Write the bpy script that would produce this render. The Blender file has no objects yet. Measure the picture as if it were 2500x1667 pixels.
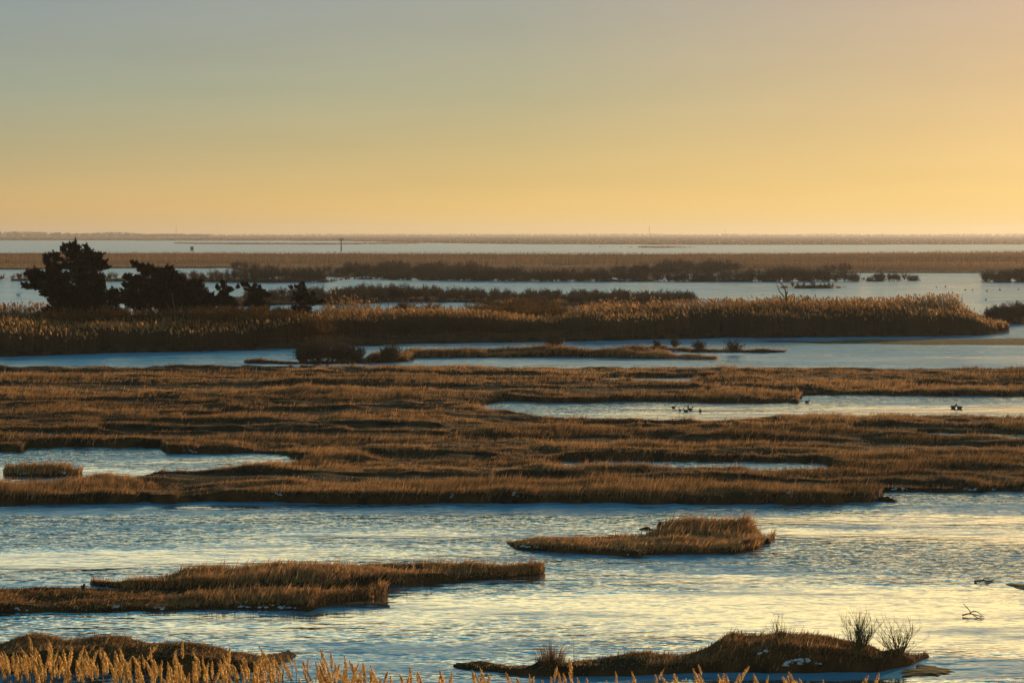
import bpy, math, random
import numpy as np
from mathutils import Vector

# ------------------------------------------------------------------ camera, sky, sun, exposure
SC = bpy.context.scene
COL = SC.collection
HC, F, HZ, CX = 13.0, 4861.0, 571.0, 1250.0      # eye height (m), focal length (px of a 2500 px wide frame), horizon row

cam_d = bpy.data.cameras.new("camera")
cam = bpy.data.objects.new("camera", cam_d)
COL.objects.link(cam)
cam.location = (0, 0, HC)
cam.rotation_euler = (math.radians(90), 0, 0)
cam_d.sensor_width = 36.0
cam_d.lens = 70.0
cam_d.shift_y = -(833.5 - HZ) / 2500.0
cam_d.clip_start = 0.5
cam_d.clip_end = 60000.0
SC.camera = cam

SUN_AZ, SUN_EL = math.radians(37), math.radians(7.0)

def lin(r, g, b):
    def f(c):
        c /= 255.0
        return c / 12.92 if c <= 0.04045 else ((c + 0.055) / 1.055) ** 2.4
    return (f(r), f(g), f(b), 1.0)

world = bpy.data.worlds.new("World")
SC.world = world
world.use_nodes = True
wt = world.node_tree
wt.nodes.clear()
def WN(t, **kw):
    n = wt.nodes.new(t)
    for k, v in kw.items():
        setattr(n, k, v)
    return n
def wmath(op, a, b=None, clamp=False):
    n = WN("ShaderNodeMath", operation=op, use_clamp=clamp)
    for i, v in enumerate((a, b)):
        if v is None: continue
        if isinstance(v, (int, float)): n.inputs[i].default_value = v
        else: wt.links.new(v, n.inputs[i])
    return n.outputs[0]
tc = WN("ShaderNodeTexCoord")
sx = WN("ShaderNodeSeparateXYZ")
wt.links.new(tc.outputs["Generated"], sx.inputs[0])
zz = wmath("MAXIMUM", sx.outputs[2], 0.0)
pp = wmath("POWER", wmath("DIVIDE", zz, 0.5), 0.5, True)
az = wmath("ARCTAN2", sx.outputs[0], sx.outputs[1])
azf = WN("ShaderNodeMapRange", interpolation_type='LINEAR', clamp=True)
wt.links.new(az, azf.inputs[0])
azf.inputs[1].default_value, azf.inputs[2].default_value = -0.27, 0.27
def ramp(stops):
    n = WN("ShaderNodeValToRGB")
    e = n.color_ramp.elements
    while len(e) < len(stops): e.new(0.5)
    for i, (p, c) in enumerate(stops):
        e[i].position = p
        e[i].color = lin(*c)
    wt.links.new(pp, n.inputs[0])
    return n.outputs[0]
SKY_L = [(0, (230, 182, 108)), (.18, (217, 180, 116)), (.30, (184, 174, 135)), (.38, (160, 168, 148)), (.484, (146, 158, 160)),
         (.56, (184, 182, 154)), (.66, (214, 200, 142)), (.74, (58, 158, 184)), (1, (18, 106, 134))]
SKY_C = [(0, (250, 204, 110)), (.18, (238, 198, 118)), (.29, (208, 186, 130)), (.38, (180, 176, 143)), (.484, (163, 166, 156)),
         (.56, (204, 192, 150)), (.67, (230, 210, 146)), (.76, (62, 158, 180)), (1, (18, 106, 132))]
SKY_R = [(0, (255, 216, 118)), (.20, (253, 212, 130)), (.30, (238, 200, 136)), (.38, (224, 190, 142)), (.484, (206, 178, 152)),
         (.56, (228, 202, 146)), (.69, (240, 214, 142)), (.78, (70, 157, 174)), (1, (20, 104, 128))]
rl, rc, rr = ramp(SKY_L), ramp(SKY_C), ramp(SKY_R)
def wmix(f, a, b):
    n = WN("ShaderNodeMix", data_type='RGBA')
    if isinstance(f, float): n.inputs[0].default_value = f
    else: wt.links.new(f, n.inputs[0])
    wt.links.new(a, n.inputs[6]); wt.links.new(b, n.inputs[7])
    return n.outputs[2]
f1 = wmath("MULTIPLY", azf.outputs[0], 2.0, True)
f2 = wmath("SUBTRACT", wmath("MULTIPLY", azf.outputs[0], 2.0), 1.0, True)
grad = wmix(f2, wmix(f1, rl, rc), rr)
sky = WN("ShaderNodeTexSky", sky_type='NISHITA', sun_disc=False, sun_elevation=SUN_EL, sun_rotation=SUN_AZ,
         altitude=10.0, air_density=1.0, dust_density=2.0, ozone_density=1.0)
b1 = WN("ShaderNodeBackground"); b1.inputs[1].default_value = 0.05
wt.links.new(sky.outputs[0], b1.inputs[0])
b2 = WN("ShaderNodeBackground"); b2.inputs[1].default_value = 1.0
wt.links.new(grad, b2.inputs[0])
boost_band = WN("ShaderNodeMapRange", interpolation_type='SMOOTHSTEP'); wt.links.new(pp, boost_band.inputs[0])  # bright cream sky band added above the view so the water reflects brighter
boost_band.inputs[1].default_value, boost_band.inputs[2].default_value = .48, .60
boost_band2 = WN("ShaderNodeMapRange", interpolation_type='SMOOTHSTEP'); wt.links.new(pp, boost_band2.inputs[0])
boost_band2.inputs[1].default_value, boost_band2.inputs[2].default_value = .77, .66
# faint streaks of thin cloud
wmp = WN("ShaderNodeMapping"); wmp.inputs[3].default_value = (3, 3, 34); wmp.inputs[2].default_value = (0, math.radians(2), 0)
wt.links.new(tc.outputs["Generated"], wmp.inputs[0])
wnz = WN("ShaderNodeTexNoise"); wnz.inputs["Scale"].default_value = 1.6; wnz.inputs["Detail"].default_value = 5
wt.links.new(wmp.outputs[0], wnz.inputs["Vector"])
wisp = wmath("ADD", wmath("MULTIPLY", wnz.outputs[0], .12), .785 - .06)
wt.links.new(wmath("MULTIPLY", wmath("ADD", wmath("MULTIPLY", wmath("MULTIPLY", boost_band.outputs[0], boost_band2.outputs[0]), .9), 1.0), wisp), b2.inputs[1])
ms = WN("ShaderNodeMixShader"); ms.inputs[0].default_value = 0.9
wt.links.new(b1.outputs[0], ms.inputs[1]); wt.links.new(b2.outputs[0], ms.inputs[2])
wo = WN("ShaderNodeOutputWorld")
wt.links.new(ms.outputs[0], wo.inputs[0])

sun_d = bpy.data.lights.new("sun", 'SUN')
sun_d.energy = 5.0
sun_d.angle = math.radians(0.5)
sun_d.color = (1.0, 0.71, 0.42)
sun = bpy.data.objects.new("sun", sun_d)
COL.objects.link(sun)
TOSUN = Vector((math.sin(SUN_AZ) * math.cos(SUN_EL), math.cos(SUN_AZ) * math.cos(SUN_EL), math.sin(SUN_EL)))
sun.rotation_euler = TOSUN.to_track_quat('Z', 'Y').to_euler()
sun.location = (40, 40, 60)

SC.view_settings.view_transform = 'Standard'
SC.view_settings.look = 'None'
SC.view_settings.exposure = 0.35
SC.view_settings.gamma = 1.0
SC.view_settings.use_curve_mapping = False
SC.cycles.max_bounces = 6
SC.cycles.diffuse_bounces = 2
SC.cycles.glossy_bounces = 3
SC.cycles.transmission_bounces = 4
SC.cycles.volume_bounces = 0
SC.cycles.sample_clamp_indirect = 3.0

# ------------------------------------------------------------------ helpers
RNG = np.random.default_rng(7)
random.seed(7)

def W(px, py, z=0.0):
    d = (HC - z) * F / (py - HZ)
    return np.array([(px - CX) / F * d, d, z])
def at(px, py, d):
    return np.array([(px - CX) / F * d, d, HC - (py - HZ) * d / F])

def hsh(i, j, s):
    h = (i.astype(np.int64) * 374761393 + j.astype(np.int64) * 668265263 + s * 974634777) & 0xffffffff
    h = ((h ^ (h >> 13)) * 1274126177) & 0xffffffff
    return ((h ^ (h >> 16)) & 0xffffff) / float(0xffffff)
def noise(x, y, s=0):
    x = np.asarray(x, float); y = np.asarray(y, float)
    i = np.floor(x); j = np.floor(y)
    a = x - i; b = y - j
    a = a * a * (3 - 2 * a); b = b * b * (3 - 2 * b)
    return ((hsh(i, j, s) * (1 - a) + hsh(i + 1, j, s) * a) * (1 - b)
            + (hsh(i, j + 1, s) * (1 - a) + hsh(i + 1, j + 1, s) * a) * b)
def fbm(x, y, s=0, o=3):
    t = 0; k = 1.0; n = 0
    for q in range(o):
        t = t + k * noise(np.asarray(x) * 2 ** q + 17.3 * q, np.asarray(y) * 2 ** q - 9.1 * q, s + q)
        n += k; k *= .5
    return t / n
def sstep(t):
    t = np.clip(t, 0, 1)
    return t * t * (3 - 2 * t)

def tag(o, label=None, cat=None, group=None, kind=None):
    if label: o["label"] = label
    if cat: o["category"] = cat
    if group: o["group"] = group
    if kind: o["kind"] = kind
    return o
def link(name, me, parent=None, loc=None):
    o = bpy.data.objects.new(name, me)
    COL.objects.link(o)
    if parent is not None: o.parent = parent
    if loc is not None: o.location = loc
    return o
def empty(name, loc):
    o = bpy.data.objects.new(name, None)
    o.empty_display_size = 0.3
    COL.objects.link(o)
    o.location = loc
    return o
def mesh_tris(name, V, T, mats, tint=None, midx=None, smooth=False):
    V = np.ascontiguousarray(V, dtype=np.float32).reshape(-1, 3)
    T = np.ascontiguousarray(T, dtype=np.int32).reshape(-1, 3)
    me = bpy.data.meshes.new(name)
    me.vertices.add(len(V)); me.vertices.foreach_set("co", V.ravel())
    me.loops.add(len(T) * 3); me.loops.foreach_set("vertex_index", T.ravel())
    me.polygons.add(len(T))
    me.polygons.foreach_set("loop_start", np.arange(0, len(T) * 3, 3, dtype=np.int32))
    me.polygons.foreach_set("loop_total", np.full(len(T), 3, dtype=np.int32))
    for m in (mats if isinstance(mats, (list, tuple)) else [mats]):
        me.materials.append(m)
    if midx is not None:
        me.polygons.foreach_set("material_index", np.ascontiguousarray(midx, dtype=np.int32))
    me.polygons.foreach_set("use_smooth", np.full(len(T), smooth, dtype=bool))
    if tint is not None:
        a = me.attributes.new("tint", 'FLOAT', 'POINT')
        a.data.foreach_set("value", np.ascontiguousarray(tint, dtype=np.float32))
    me.update(calc_edges=True)
    return me

class Parts:
    """collects triangle soups"""
    def __init__(s): s.V = []; s.T = []; s.I = []; s.C = []; s.n = 0
    def add(s, V, T, tint=0.5, mi=0):
        V = np.asarray(V, float).reshape(-1, 3); T = np.asarray(T, int).reshape(-1, 3)
        s.V.append(V); s.T.append(T + s.n); s.n += len(V)
        s.I.append(np.full(len(T), mi)); s.C.append(np.broadcast_to(np.asarray(tint, float), (len(V),)))
    def mesh(s, name, mats, smooth=False):
        return mesh_tris(name, np.concatenate(s.V), np.concatenate(s.T), mats, np.concatenate(s.C), np.concatenate(s.I), smooth)
    def arrays(s):
        return np.concatenate(s.V), np.concatenate(s.T), np.concatenate(s.C), np.concatenate(s.I)

def tube(path, radii, n=5, cap=True):
    path = np.asarray(path, float); k = len(path)
    radii = np.broadcast_to(np.asarray(radii, float), (k,))
    tg = np.gradient(path, axis=0); tg /= np.linalg.norm(tg, axis=1)[:, None] + 1e-9
    up = np.where(np.abs(tg[:, 2:3]) > .9, np.array([[1., 0, 0]]), np.array([[0, 0, 1.]]))
    a = np.cross(tg, up); a /= np.linalg.norm(a, axis=1)[:, None] + 1e-9
    b = np.cross(tg, a)
    th = np.arange(n) * 2 * math.pi / n
    V = path[:, None] + radii[:, None, None] * (a[:, None] * np.cos(th)[None, :, None] + b[:, None] * np.sin(th)[None, :, None])
    V = V.reshape(-1, 3); T = []
    for i in range(k - 1):
        for j in range(n):
            p, q = i * n + j, i * n + (j + 1) % n
            T += [(p, q, q + n), (p, q + n, p + n)]
    if cap:
        c = len(V); V = np.vstack([V, path[0], path[-1]])
        for j in range(n):
            T += [(c, (j + 1) % n, j), (c + 1, (k - 1) * n + j, (k - 1) * n + (j + 1) % n)]
    return V, np.array(T)

def blob(c, r, nu=10, nv=7, rough=0.0, seed=0, zmin=None):
    V = []; T = []
    for i in range(nv + 1):
        for j in range(nu):
            ph = math.pi * i / nv; th = 2 * math.pi * j / nu
            v = np.array([math.sin(ph) * math.cos(th), math.sin(ph) * math.sin(th), math.cos(ph)])
            k = 1 + rough * (noise(v[0] * 2.1 + seed, v[1] * 2.1 + v[2] * 3.3, seed) - .5)
            V.append(np.asarray(c) + v * np.asarray(r) * k)
    for i in range(nv):
        for j in range(nu):
            a, b = i * nu + j, i * nu + (j + 1) % nu
            T += [(a, a + nu, b + nu), (a, b + nu, b)]
    V = np.array(V)
    if zmin is not None: V[:, 2] = np.maximum(V[:, 2], zmin)
    return V, np.array(T)

# ------------------------------------------------------------------ materials
def new_mat(name):
    m = bpy.data.materials.new(name); m.use_nodes = True
    m.node_tree.nodes.clear()
    return m, m.node_tree.nodes, m.node_tree.links
def leaf_mat(name, c0, c1, trans=0.5, gloss=0.0):
    """thin plant matter: a per-plant tint between two colours, some light passing through"""
    m, N, L = new_mat(name)
    at_ = N.new("ShaderNodeAttribute"); at_.attribute_name = "tint"
    mix = N.new("ShaderNodeMix"); mix.data_type = 'RGBA'
    L.new(at_.outputs["Fac"], mix.inputs[0])
    mix.inputs[6].default_value = (*c0, 1); mix.inputs[7].default_value = (*c1, 1)
    d = N.new("ShaderNodeBsdfDiffuse"); t = N.new("ShaderNodeBsdfTranslucent")
    L.new(mix.outputs[2], d.inputs[0]); L.new(mix.outputs[2], t.inputs[0])
    ms = N.new("ShaderNodeMixShader"); ms.inputs[0].default_value = trans
    L.new(d.outputs[0], ms.inputs[1]); L.new(t.outputs[0], ms.inputs[2])
    out = N.new("ShaderNodeOutputMaterial")
    L.new(ms.outputs[0], out.inputs[0])
    return m
def plain_mat(name, c0, c1, scale=3.0, rough=0.8, bump=0.0, stretch=(1, 1, 1), spec=0.2):
    m, N, L = new_mat(name)
    tc = N.new("ShaderNodeTexCoord"); mp = N.new("ShaderNodeMapping"); mp.inputs[3].default_value = stretch
    L.new(tc.outputs["Object"], mp.inputs[0])
    nz = N.new("ShaderNodeTexNoise"); nz.inputs["Scale"].default_value = scale; nz.inputs["Detail"].default_value = 6
    L.new(mp.outputs[0], nz.inputs["Vector"])
    cr = N.new("ShaderNodeValToRGB")
    cr.color_ramp.elements[0].position = .35; cr.color_ramp.elements[1].position = .65
    cr.color_ramp.elements[0].color = (*c0, 1); cr.color_ramp.elements[1].color = (*c1, 1)
    L.new(nz.outputs[0], cr.inputs[0])
    p = N.new("ShaderNodeBsdfPrincipled"); p.inputs["Roughness"].default_value = rough
    p.inputs["Specular IOR Level"].default_value = spec
    L.new(cr.outputs[0], p.inputs["Base Color"])
    if bump:
        b = N.new("ShaderNodeBump"); b.inputs["Strength"].default_value = 1.0; b.inputs["Distance"].default_value = bump
        L.new(nz.outputs[0], b.inputs["Height"]); L.new(b.outputs[0], p.inputs["Normal"])
    o = N.new("ShaderNodeOutputMaterial"); L.new(p.outputs[0], o.inputs[0])
    return m

M_GRASS = leaf_mat("dry_cordgrass", (.065, .04, .021), (.58, .315, .14), .34)
M_REEDST = leaf_mat("reed_stem", (.06, .043, .028), (.15, .10, .055), .12)
M_PLUME = leaf_mat("reed_plume", (.22, .12, .055), (.54, .33, .15), .6)
M_PLUMEN = leaf_mat("reed_plume_near", (.34, .18, .05), (.93, .61, .24), .6)
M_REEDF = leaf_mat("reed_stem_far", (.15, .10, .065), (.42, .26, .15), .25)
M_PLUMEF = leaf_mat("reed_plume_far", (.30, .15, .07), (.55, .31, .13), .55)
M_TWIG = leaf_mat("bare_twig", (.05, .038, .028), (.13, .085, .055), 0.1)
M_TWIGN = leaf_mat("grey_green_twig", (.045, .05, .028), (.14, .125, .065), 0.1)
M_CEDAR = leaf_mat("cedar_foliage", (.006, .010, .007), (.042, .034, .016), .10)
M_RUST = leaf_mat("rusty_shrub", (.08, .045, .02), (.17, .09, .035), .3)
M_FARTREE = leaf_mat("far_wood", (.04, .04, .03), (.09, .07, .045), .2)
M_BARK = plain_mat("bark", (.012, .009, .007), (.032, .024, .018), 14, .9, .01, (1, 1, .3))
M_DEAD = plain_mat("dead_wood", (.05, .035, .025), (.14, .10, .07), 10, .9, .01, (1, 1, .3))
M_GROUND = plain_mat("marsh_peat", (.022, .014, .009), (.085, .048, .02), .9, .95, .10, (1, 1, 1), .05)
M_MUD = plain_mat("wet_mud", (.06, .04, .02), (.28, .18, .07), 3.5, .95, .10, (.5, 1, 1), .03)
M_SNOW = plain_mat("blue_shaded_snow", (.26, .34, .46), (.50, .58, .68), 4, .8, .03)  # blue, darker tone of sky-lit shade is put into the snow's colour
M_DUCK = plain_mat("dark_plumage", (.012, .010, .009), (.035, .028, .02), 12, .6)
M_DUCKW = plain_mat("pale_plumage", (.5, .48, .44), (.72, .70, .66), 12, .7)
M_BILL = plain_mat("bill", (.05, .04, .03), (.09, .07, .04), 12, .5)
M_POLE = plain_mat("weathered_pole", (.05, .05, .05), (.10, .095, .085), 2, .8)
M_LAMPBOX = plain_mat("grey_housing", (.08, .075, .07), (.13, .12, .11), 2, .6)

def water_mat():
    m, N, L = new_mat("marsh_water")
    g = N.new("ShaderNodeNewGeometry")
    def nz(scale, sx, sy, detail=4, rough=.55, w=0):
        mp = N.new("ShaderNodeMapping"); mp.inputs[3].default_value = (sx, sy, 1); mp.inputs[1].default_value = (w, w * .7, 0)
        L.new(g.outputs["Position"], mp.inputs[0])
        t = N.new("ShaderNodeTexNoise"); t.inputs["Scale"].default_value = scale
        t.inputs["Detail"].default_value = detail; t.inputs["Roughness"].default_value = rough
        L.new(mp.outputs[0], t.inputs["Vector"]); return t.outputs[0]
    def mr(v, a, b, c=0., d=1.):
        n = N.new("ShaderNodeMapRange"); n.interpolation_type = 'SMOOTHSTEP'
        L.new(v, n.inputs[0])
        for i, q in enumerate((a, b, c, d)): n.inputs[i + 1].default_value = q
        return n.outputs[0]
    def ma(op, a, b):
        n = N.new("ShaderNodeMath"); n.operation = op
        for i, v in enumerate((a, b)):
            if isinstance(v, (int, float)): n.inputs[i].default_value = v
            else: L.new(v, n.inputs[i])
        return n.outputs[0]
    swell = nz(2.1, .42, 1.0, 2.2, .5)               # ripples about a metre long
    fine = nz(3.2, .5, 1.0, 2, .5, 5)
    patch = nz(.05, .35, 1.0, 5, .6, 11)          # wind-roughened and calm patches, frozen skin
    h = ma('ADD', ma('MULTIPLY', swell, .20), ma('MULTIPLY', fine, .05))
    wind = mr(patch, .40, .58, .14, 1.)
    h = ma('MULTIPLY', h, wind)
    b = N.new("ShaderNodeBump"); b.inputs["Strength"].default_value = 1.0; b.inputs["Distance"].default_value = 1.0
    L.new(h, b.inputs["Height"])
    pb = N.new("ShaderNodeBsdfPrincipled")
    pb.inputs["Base Color"].default_value = (.02, .14, .19, 1)
    pb.inputs["IOR"].default_value = 1.33
    pb.inputs["Roughness"].default_value = .07
    L.new(b.outputs[0], pb.inputs["Normal"])
    gl = N.new("ShaderNodeBsdfGlossy"); gl.inputs["Roughness"].default_value = .06
    gl.inputs[0].default_value = (.95, .95, .95, 1)
    L.new(b.outputs[0], gl.inputs["Normal"])
    lw = N.new("ShaderNodeLayerWeight"); lw.inputs[0].default_value = .62
    L.new(b.outputs[0], lw.inputs["Normal"])
    p = N.new("ShaderNodeMixShader")
    L.new(lw.outputs["Facing"], p.inputs[0]); L.new(pb.outputs[0], p.inputs[1]); L.new(gl.outputs[0], p.inputs[2])
    # thin rough ice in patches
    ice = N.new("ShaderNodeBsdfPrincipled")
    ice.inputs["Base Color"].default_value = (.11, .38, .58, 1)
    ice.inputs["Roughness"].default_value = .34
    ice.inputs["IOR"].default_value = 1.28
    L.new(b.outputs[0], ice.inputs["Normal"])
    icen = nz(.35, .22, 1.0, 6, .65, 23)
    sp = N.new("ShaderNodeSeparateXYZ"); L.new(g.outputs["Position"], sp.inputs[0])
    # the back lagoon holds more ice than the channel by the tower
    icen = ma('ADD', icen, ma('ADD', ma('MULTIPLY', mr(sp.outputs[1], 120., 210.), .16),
        ma('ADD', ma('MULTIPLY', ma('MULTIPLY', mr(sp.outputs[1], 90.6, 92.2), mr(sp.outputs[1], 99., 97.)), .09), ma('MULTIPLY', mr(sp.outputs[1], 62.5, 59.), .08))))  # ice bands added near shore, standing in for darker calm reflections
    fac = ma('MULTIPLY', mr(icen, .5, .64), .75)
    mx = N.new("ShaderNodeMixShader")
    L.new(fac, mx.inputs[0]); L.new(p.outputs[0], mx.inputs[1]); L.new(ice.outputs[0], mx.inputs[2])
    o = N.new("ShaderNodeOutputMaterial"); L.new(mx.outputs[0], o.inputs[0])
    return m
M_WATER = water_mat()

# ------------------------------------------------------------------ lie of the land
# Every bed of marsh is known by its waterline towards the tower and by the skyline of its far side.
U = np.linspace(-0.62, 0.62, 1201)                # sight lines across the marsh (x / distance)
PXU = CX + U * F
def d_front_step(yf): return HC * F / (yf - HZ) ** 2 * 8
class Bed:
    def __init__(s, name, front, back, bank=.35, gh=.55, wig=.8, ftop=None, seed=0, wbank=.5, namp=1.2, mind=.8, tip=3.5, lowt=.35):
        s.name, s.bank, s.gh, s.seed, s.wbank, s.namp = name, bank, gh, seed, wbank, namp
        ztop = bank + gh if ftop is None else ftop
        fx, fy = np.array(front, float).T; bx, by = np.array(back, float).T
        yf = np.interp(PXU, fx, fy); yb = np.interp(PXU, bx, by)
        df = HC * F / (yf - HZ); db = (HC - ztop) * F / (yb - HZ)
        lo = max(fx.min(), bx.min()); hi = min(fx.max(), bx.max())
        # outside the traced span the bed closes
        close = np.maximum(np.where(lo > 5, lo - PXU, 0), np.where(hi < 2495, PXU - hi, 0))
        close = np.maximum(close, 0)
        px_m = HC / (yf - HZ)
        if namp < 1: db = db + wbank * 1.0; df = df - .12
        dep = np.clip(.35 * d_front_step(yf), mind, max(4.0, mind))
        db = np.maximum(db, df + dep)
        db = db - close * px_m * 3.0; df = df + close * px_m * 3.0
        xw = U * df
        s.df = df + wig * (fbm(xw * .22, xw * 0 + seed, seed + 3, 4) - .5) * 2
        s.db = db + wig * 2 * (fbm(xw * .2, xw * 0 + seed + 4, seed + 5, 4) - .5)
        s.cuts = []; s.dry = []
        # low and thin at the tips
        edge = np.minimum(np.where(lo > 5, PXU - lo, 1e4), np.where(hi < 2495, hi - PXU, 1e4)) * px_m
        thick = np.clip((s.db - s.df) / 3.0, 0.35, 1)
        s.low = np.minimum(np.maximum(thick, lowt), lowt + (1 - lowt) * sstep(edge / tip))
        s.lo, s.hi = lo, hi
    def cut(s, pts, ztop=None):
        """a creek: (px, row of its far waterline, row of the near grass tops)"""
        ztop = .48 if ztop is None else ztop
        p = np.array(pts, float)
        dfar = HC * F / (np.interp(PXU, p[:, 0], p[:, 1]) - HZ)
        dnear = (HC - ztop) * F / (np.interp(PXU, p[:, 0], p[:, 2]) - HZ)
        c = (dfar + dnear) / 2; hw = (dfar - dnear) / 2
        s._addcut(c, hw, p[0, 0], p[-1, 0])
    def ditch(s, pts, hw):
        p = np.array(pts, float)
        c = HC * F / (np.interp(PXU, p[:, 0], p[:, 1]) - HZ) - hw
        s._addcut(c, np.full_like(c, hw), p[0, 0], p[-1, 0], s.dry)
    def _addcut(s, c, hw, x0, x1, into=None):
        out = np.maximum(np.where(x0 > 5, x0 - PXU, 0), np.where(x1 < 2495, PXU - x1, 0))
        out = np.maximum(out, 0)
        xw = U * c; k = (len(s.cuts) + 3 * len(s.dry)) * 7 + s.seed
        c = c + (fbm(xw * .12, xw * 0, k + 40, 4) - .5) * 2.4
        hw = hw - out * .06 + (fbm(xw * .25, xw * 0, k + 41, 3) - .5) * 1.2
        (s.cuts if into is None else into).append((c, hw))
    def t(s, x, d):
        u = x / d
        f = np.interp(u, U, s.df); b = np.interp(u, U, s.db)
        t = np.minimum(d - f, b - d)
        for c, hw in s.cuts:
            t = np.minimum(t, np.abs(d - np.interp(u, U, c)) - np.interp(u, U, hw))
        return t
    def ditchk(s, x, d):
        u = x / d; k = np.ones(np.shape(x))
        for c, hw in s.dry:
            k = np.minimum(k, sstep((np.abs(d - np.interp(u, U, c)) - np.interp(u, U, hw)) / .7))
        return k
    def z(s, x, d):
        t = s.t(x, d)
        t = t + (fbm(x * .9, d * .6, s.seed + 60, 3) - .5) * s.namp
        k = sstep(t / s.wbank)
        hum = fbm(x * .16, d * .28, s.seed + 9, 3) - .5
        k3 = .55 + .45 * s.ditchk(x, d) if s.dry else 1.0
        return -.35 + k * (.35 + k3 * s.bank * s.lw(x, d) * (1 + 1.5 * hum + .9 * (fbm(x * .6, d * .7, s.seed + 11, 2) - .5)))
    def lw(s, x, d):
        return np.interp(x / d, U, s.low)

BEDS = []
def bed(*a, **k):
    b = Bed(*a, **k); BEDS.append(b); return b

far_flat = bed("far", [(0, 587), (370, 587.5), (800, 588.2), (1100, 594), (1250, 596), (1700, 598), (2500, 597)],
               [(0, 575), (2500, 575)], bank=.5, gh=.8, wig=3, seed=1, wbank=8)
far_bar = bed("farbar", [(365, 593), (500, 596), (800, 597), (1000, 595), (1110, 592)], [(365, 592), (500, 591), (800, 592), (1110, 591)], bank=.5, gh=1.0, wig=3, seed=2, wbank=6)
far_bar2 = bed("farbar2", [(1460, 603), (1600, 605), (1770, 604.5)], [(1460, 602), (1600, 600.5), (1770, 602)], bank=.5, gh=.8, wig=3, seed=3, wbank=5)
far_reeds = bed("farreeds", [(0, 659), (75, 659), (230, 656), (560, 655), (640, 673), (850, 678), (900, 674), (960, 674), (1000, 679), (1300, 681), (1600, 676), (1660, 669), (1800, 667), (2100, 667), (2500, 667)],
                [(0, 610), (600, 611), (1250, 612), (1400, 613), (2500, 609)], bank=.5, gh=1.8, wig=3, seed=4, wbank=2, ftop=2.6)
far_reeds.cut([(1300, 648.5, 645), (1380, 649, 650), (1440, 648.5, 646)], .5)
shrub_bar = bed("shrubbar", [(0, 685), (60, 686), (400, 688), (640, 690), (800, 689), (850, 682), (1000, 684), (1300, 687), (1650, 688), (2100, 687), (2250, 685.5)],
                [(0, 675), (60, 675), (300, 676), (560, 676), (800, 679), (1000, 678), (1650, 680), (2100, 682), (2255, 684)], bank=.6, gh=.5, wig=1.2, seed=5, wbank=2)
islet_r = bed("isletr", [(2395, 687), (2440, 689), (2500, 689)], [(2395, 685), (2440, 680), (2500, 680)], bank=.6, gh=.5, seed=6, wbank=1.5)
islet = bed("islet", [(1896, 703), (1950, 704.6), (2030, 704.4), (2066, 702.5)], [(1896, 701), (1935, 697.5), (2020, 698), (2066, 701)], bank=.55, gh=.3, wig=.5, seed=7, wbank=1.5)
shrub_strip = bed("shrubstrip", [(560, 750), (700, 745), (900, 742), (960, 738), (1170, 738), (1200, 748), (1600, 746), (1700, 736)], [(560, 716), (700, 716), (900, 716), (1300, 718), (1600, 720), (1700, 726)], bank=.45, gh=.4, seed=8, wbank=1)
right_shrub = bed("rightshrub", [(2380, 790), (2500, 791)], [(2380, 775), (2500, 765)], bank=.4, gh=.5, seed=18, wbank=1)
reeds = bed("reeds", [(0, 871), (150, 867), (300, 862), (700, 852), (900, 845), (1000, 840), (1200, 837), (1400, 834), (1600, 829), (1800, 825), (2100, 823), (2300, 821), (2420, 818), (2446, 815)],
            [(0, 745), (250, 752), (560, 748), (700, 745), (800, 737), (850, 735), (950, 747), (1200, 748), (1350, 748), (1400, 745), (1500, 733), (1700, 735), (1900, 737), (2100, 732), (2200, 732), (2330, 745), (2400, 768), (2446, 790)],
            bank=.45, gh=2.5, wig=1.2, seed=9, wbank=.8, namp=1.0, ftop=3.1, mind=8, tip=5, lowt=.35)
mid_isl = bed("midisl", [(600, 886), (700, 889), (880, 888), (1006, 882), (1010, 873), (1200, 873), (1400, 872), (1600, 876), (1746, 877)],
              [(600, 882), (700, 868), (880, 866), (1000, 850), (1300, 846), (1600, 850), (1690, 858), (1746, 870)], bank=.35, gh=.5, wig=.7, seed=10, namp=.5)
finger = bed("finger", [(1560, 850), (1690, 860), (1850, 861), (1915, 860)], [(1560, 842), (1690, 848), (1850, 852), (1915, 857)], bank=.35, gh=.4, wig=.5, seed=11, namp=.5)
plain = bed("plain", [(0, 1229), (900, 1230), (1500, 1231), (2000, 1231), (2120, 1229), (2150, 1222), (2156, 1205), (2500, 1203)],
            [(0, 892), (300, 890), (1150, 890), (1500, 892), (2000, 896), (2500, 897)], bank=.36, gh=.30, wig=.7, seed=12, ftop=.45, wbank=.6, tip=1.2, lowt=.6)
plain.cut([(1232, 982, 996), (1330, 985, 1010), (1420, 983, 1013), (1600, 980, 1016), (1830, 983, 1014), (1948, 983, 1009), (1960, 965, 1008), (2050, 964, 1008), (2500, 967, 1009)])
plain.cut([(2236, 942, 938), (2500, 942, 937)])
plain.cut([(1480, 923, 921), (1600, 925, 925), (1720, 921, 919)])
plain.cut([(0, 1100, 1178), (55, 1104, 1178), (70, 1093, 1178), (180, 1092, 1174), (280, 1093, 1152), (390, 1094, 1134), (405, 1109, 1133), (600, 1110, 1129), (694, 1110, 1124)])
plain.cut([(1380, 1124, 1133), (1500, 1127, 1135), (1700, 1129, 1134), (1900, 1130, 1134), (2000, 1128, 1131)])
plain.cut([(2246, 1058, 1055), (2500, 1061, 1060)])
plain.ditch([(905, 1119), (945, 1121), (1180, 1122)], 1.2)
plain.ditch([(270, 1160), (500, 1163), (900, 1168), (1300, 1172), (1700, 1176), (2000, 1182), (2350, 1190)], 1.6)
plain.ditch([(0, 910), (280, 912), (600, 910), (900, 917)], 2.2)
plain.ditch([(850, 908), (1100, 920), (1700, 920)], 2.2)
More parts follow.
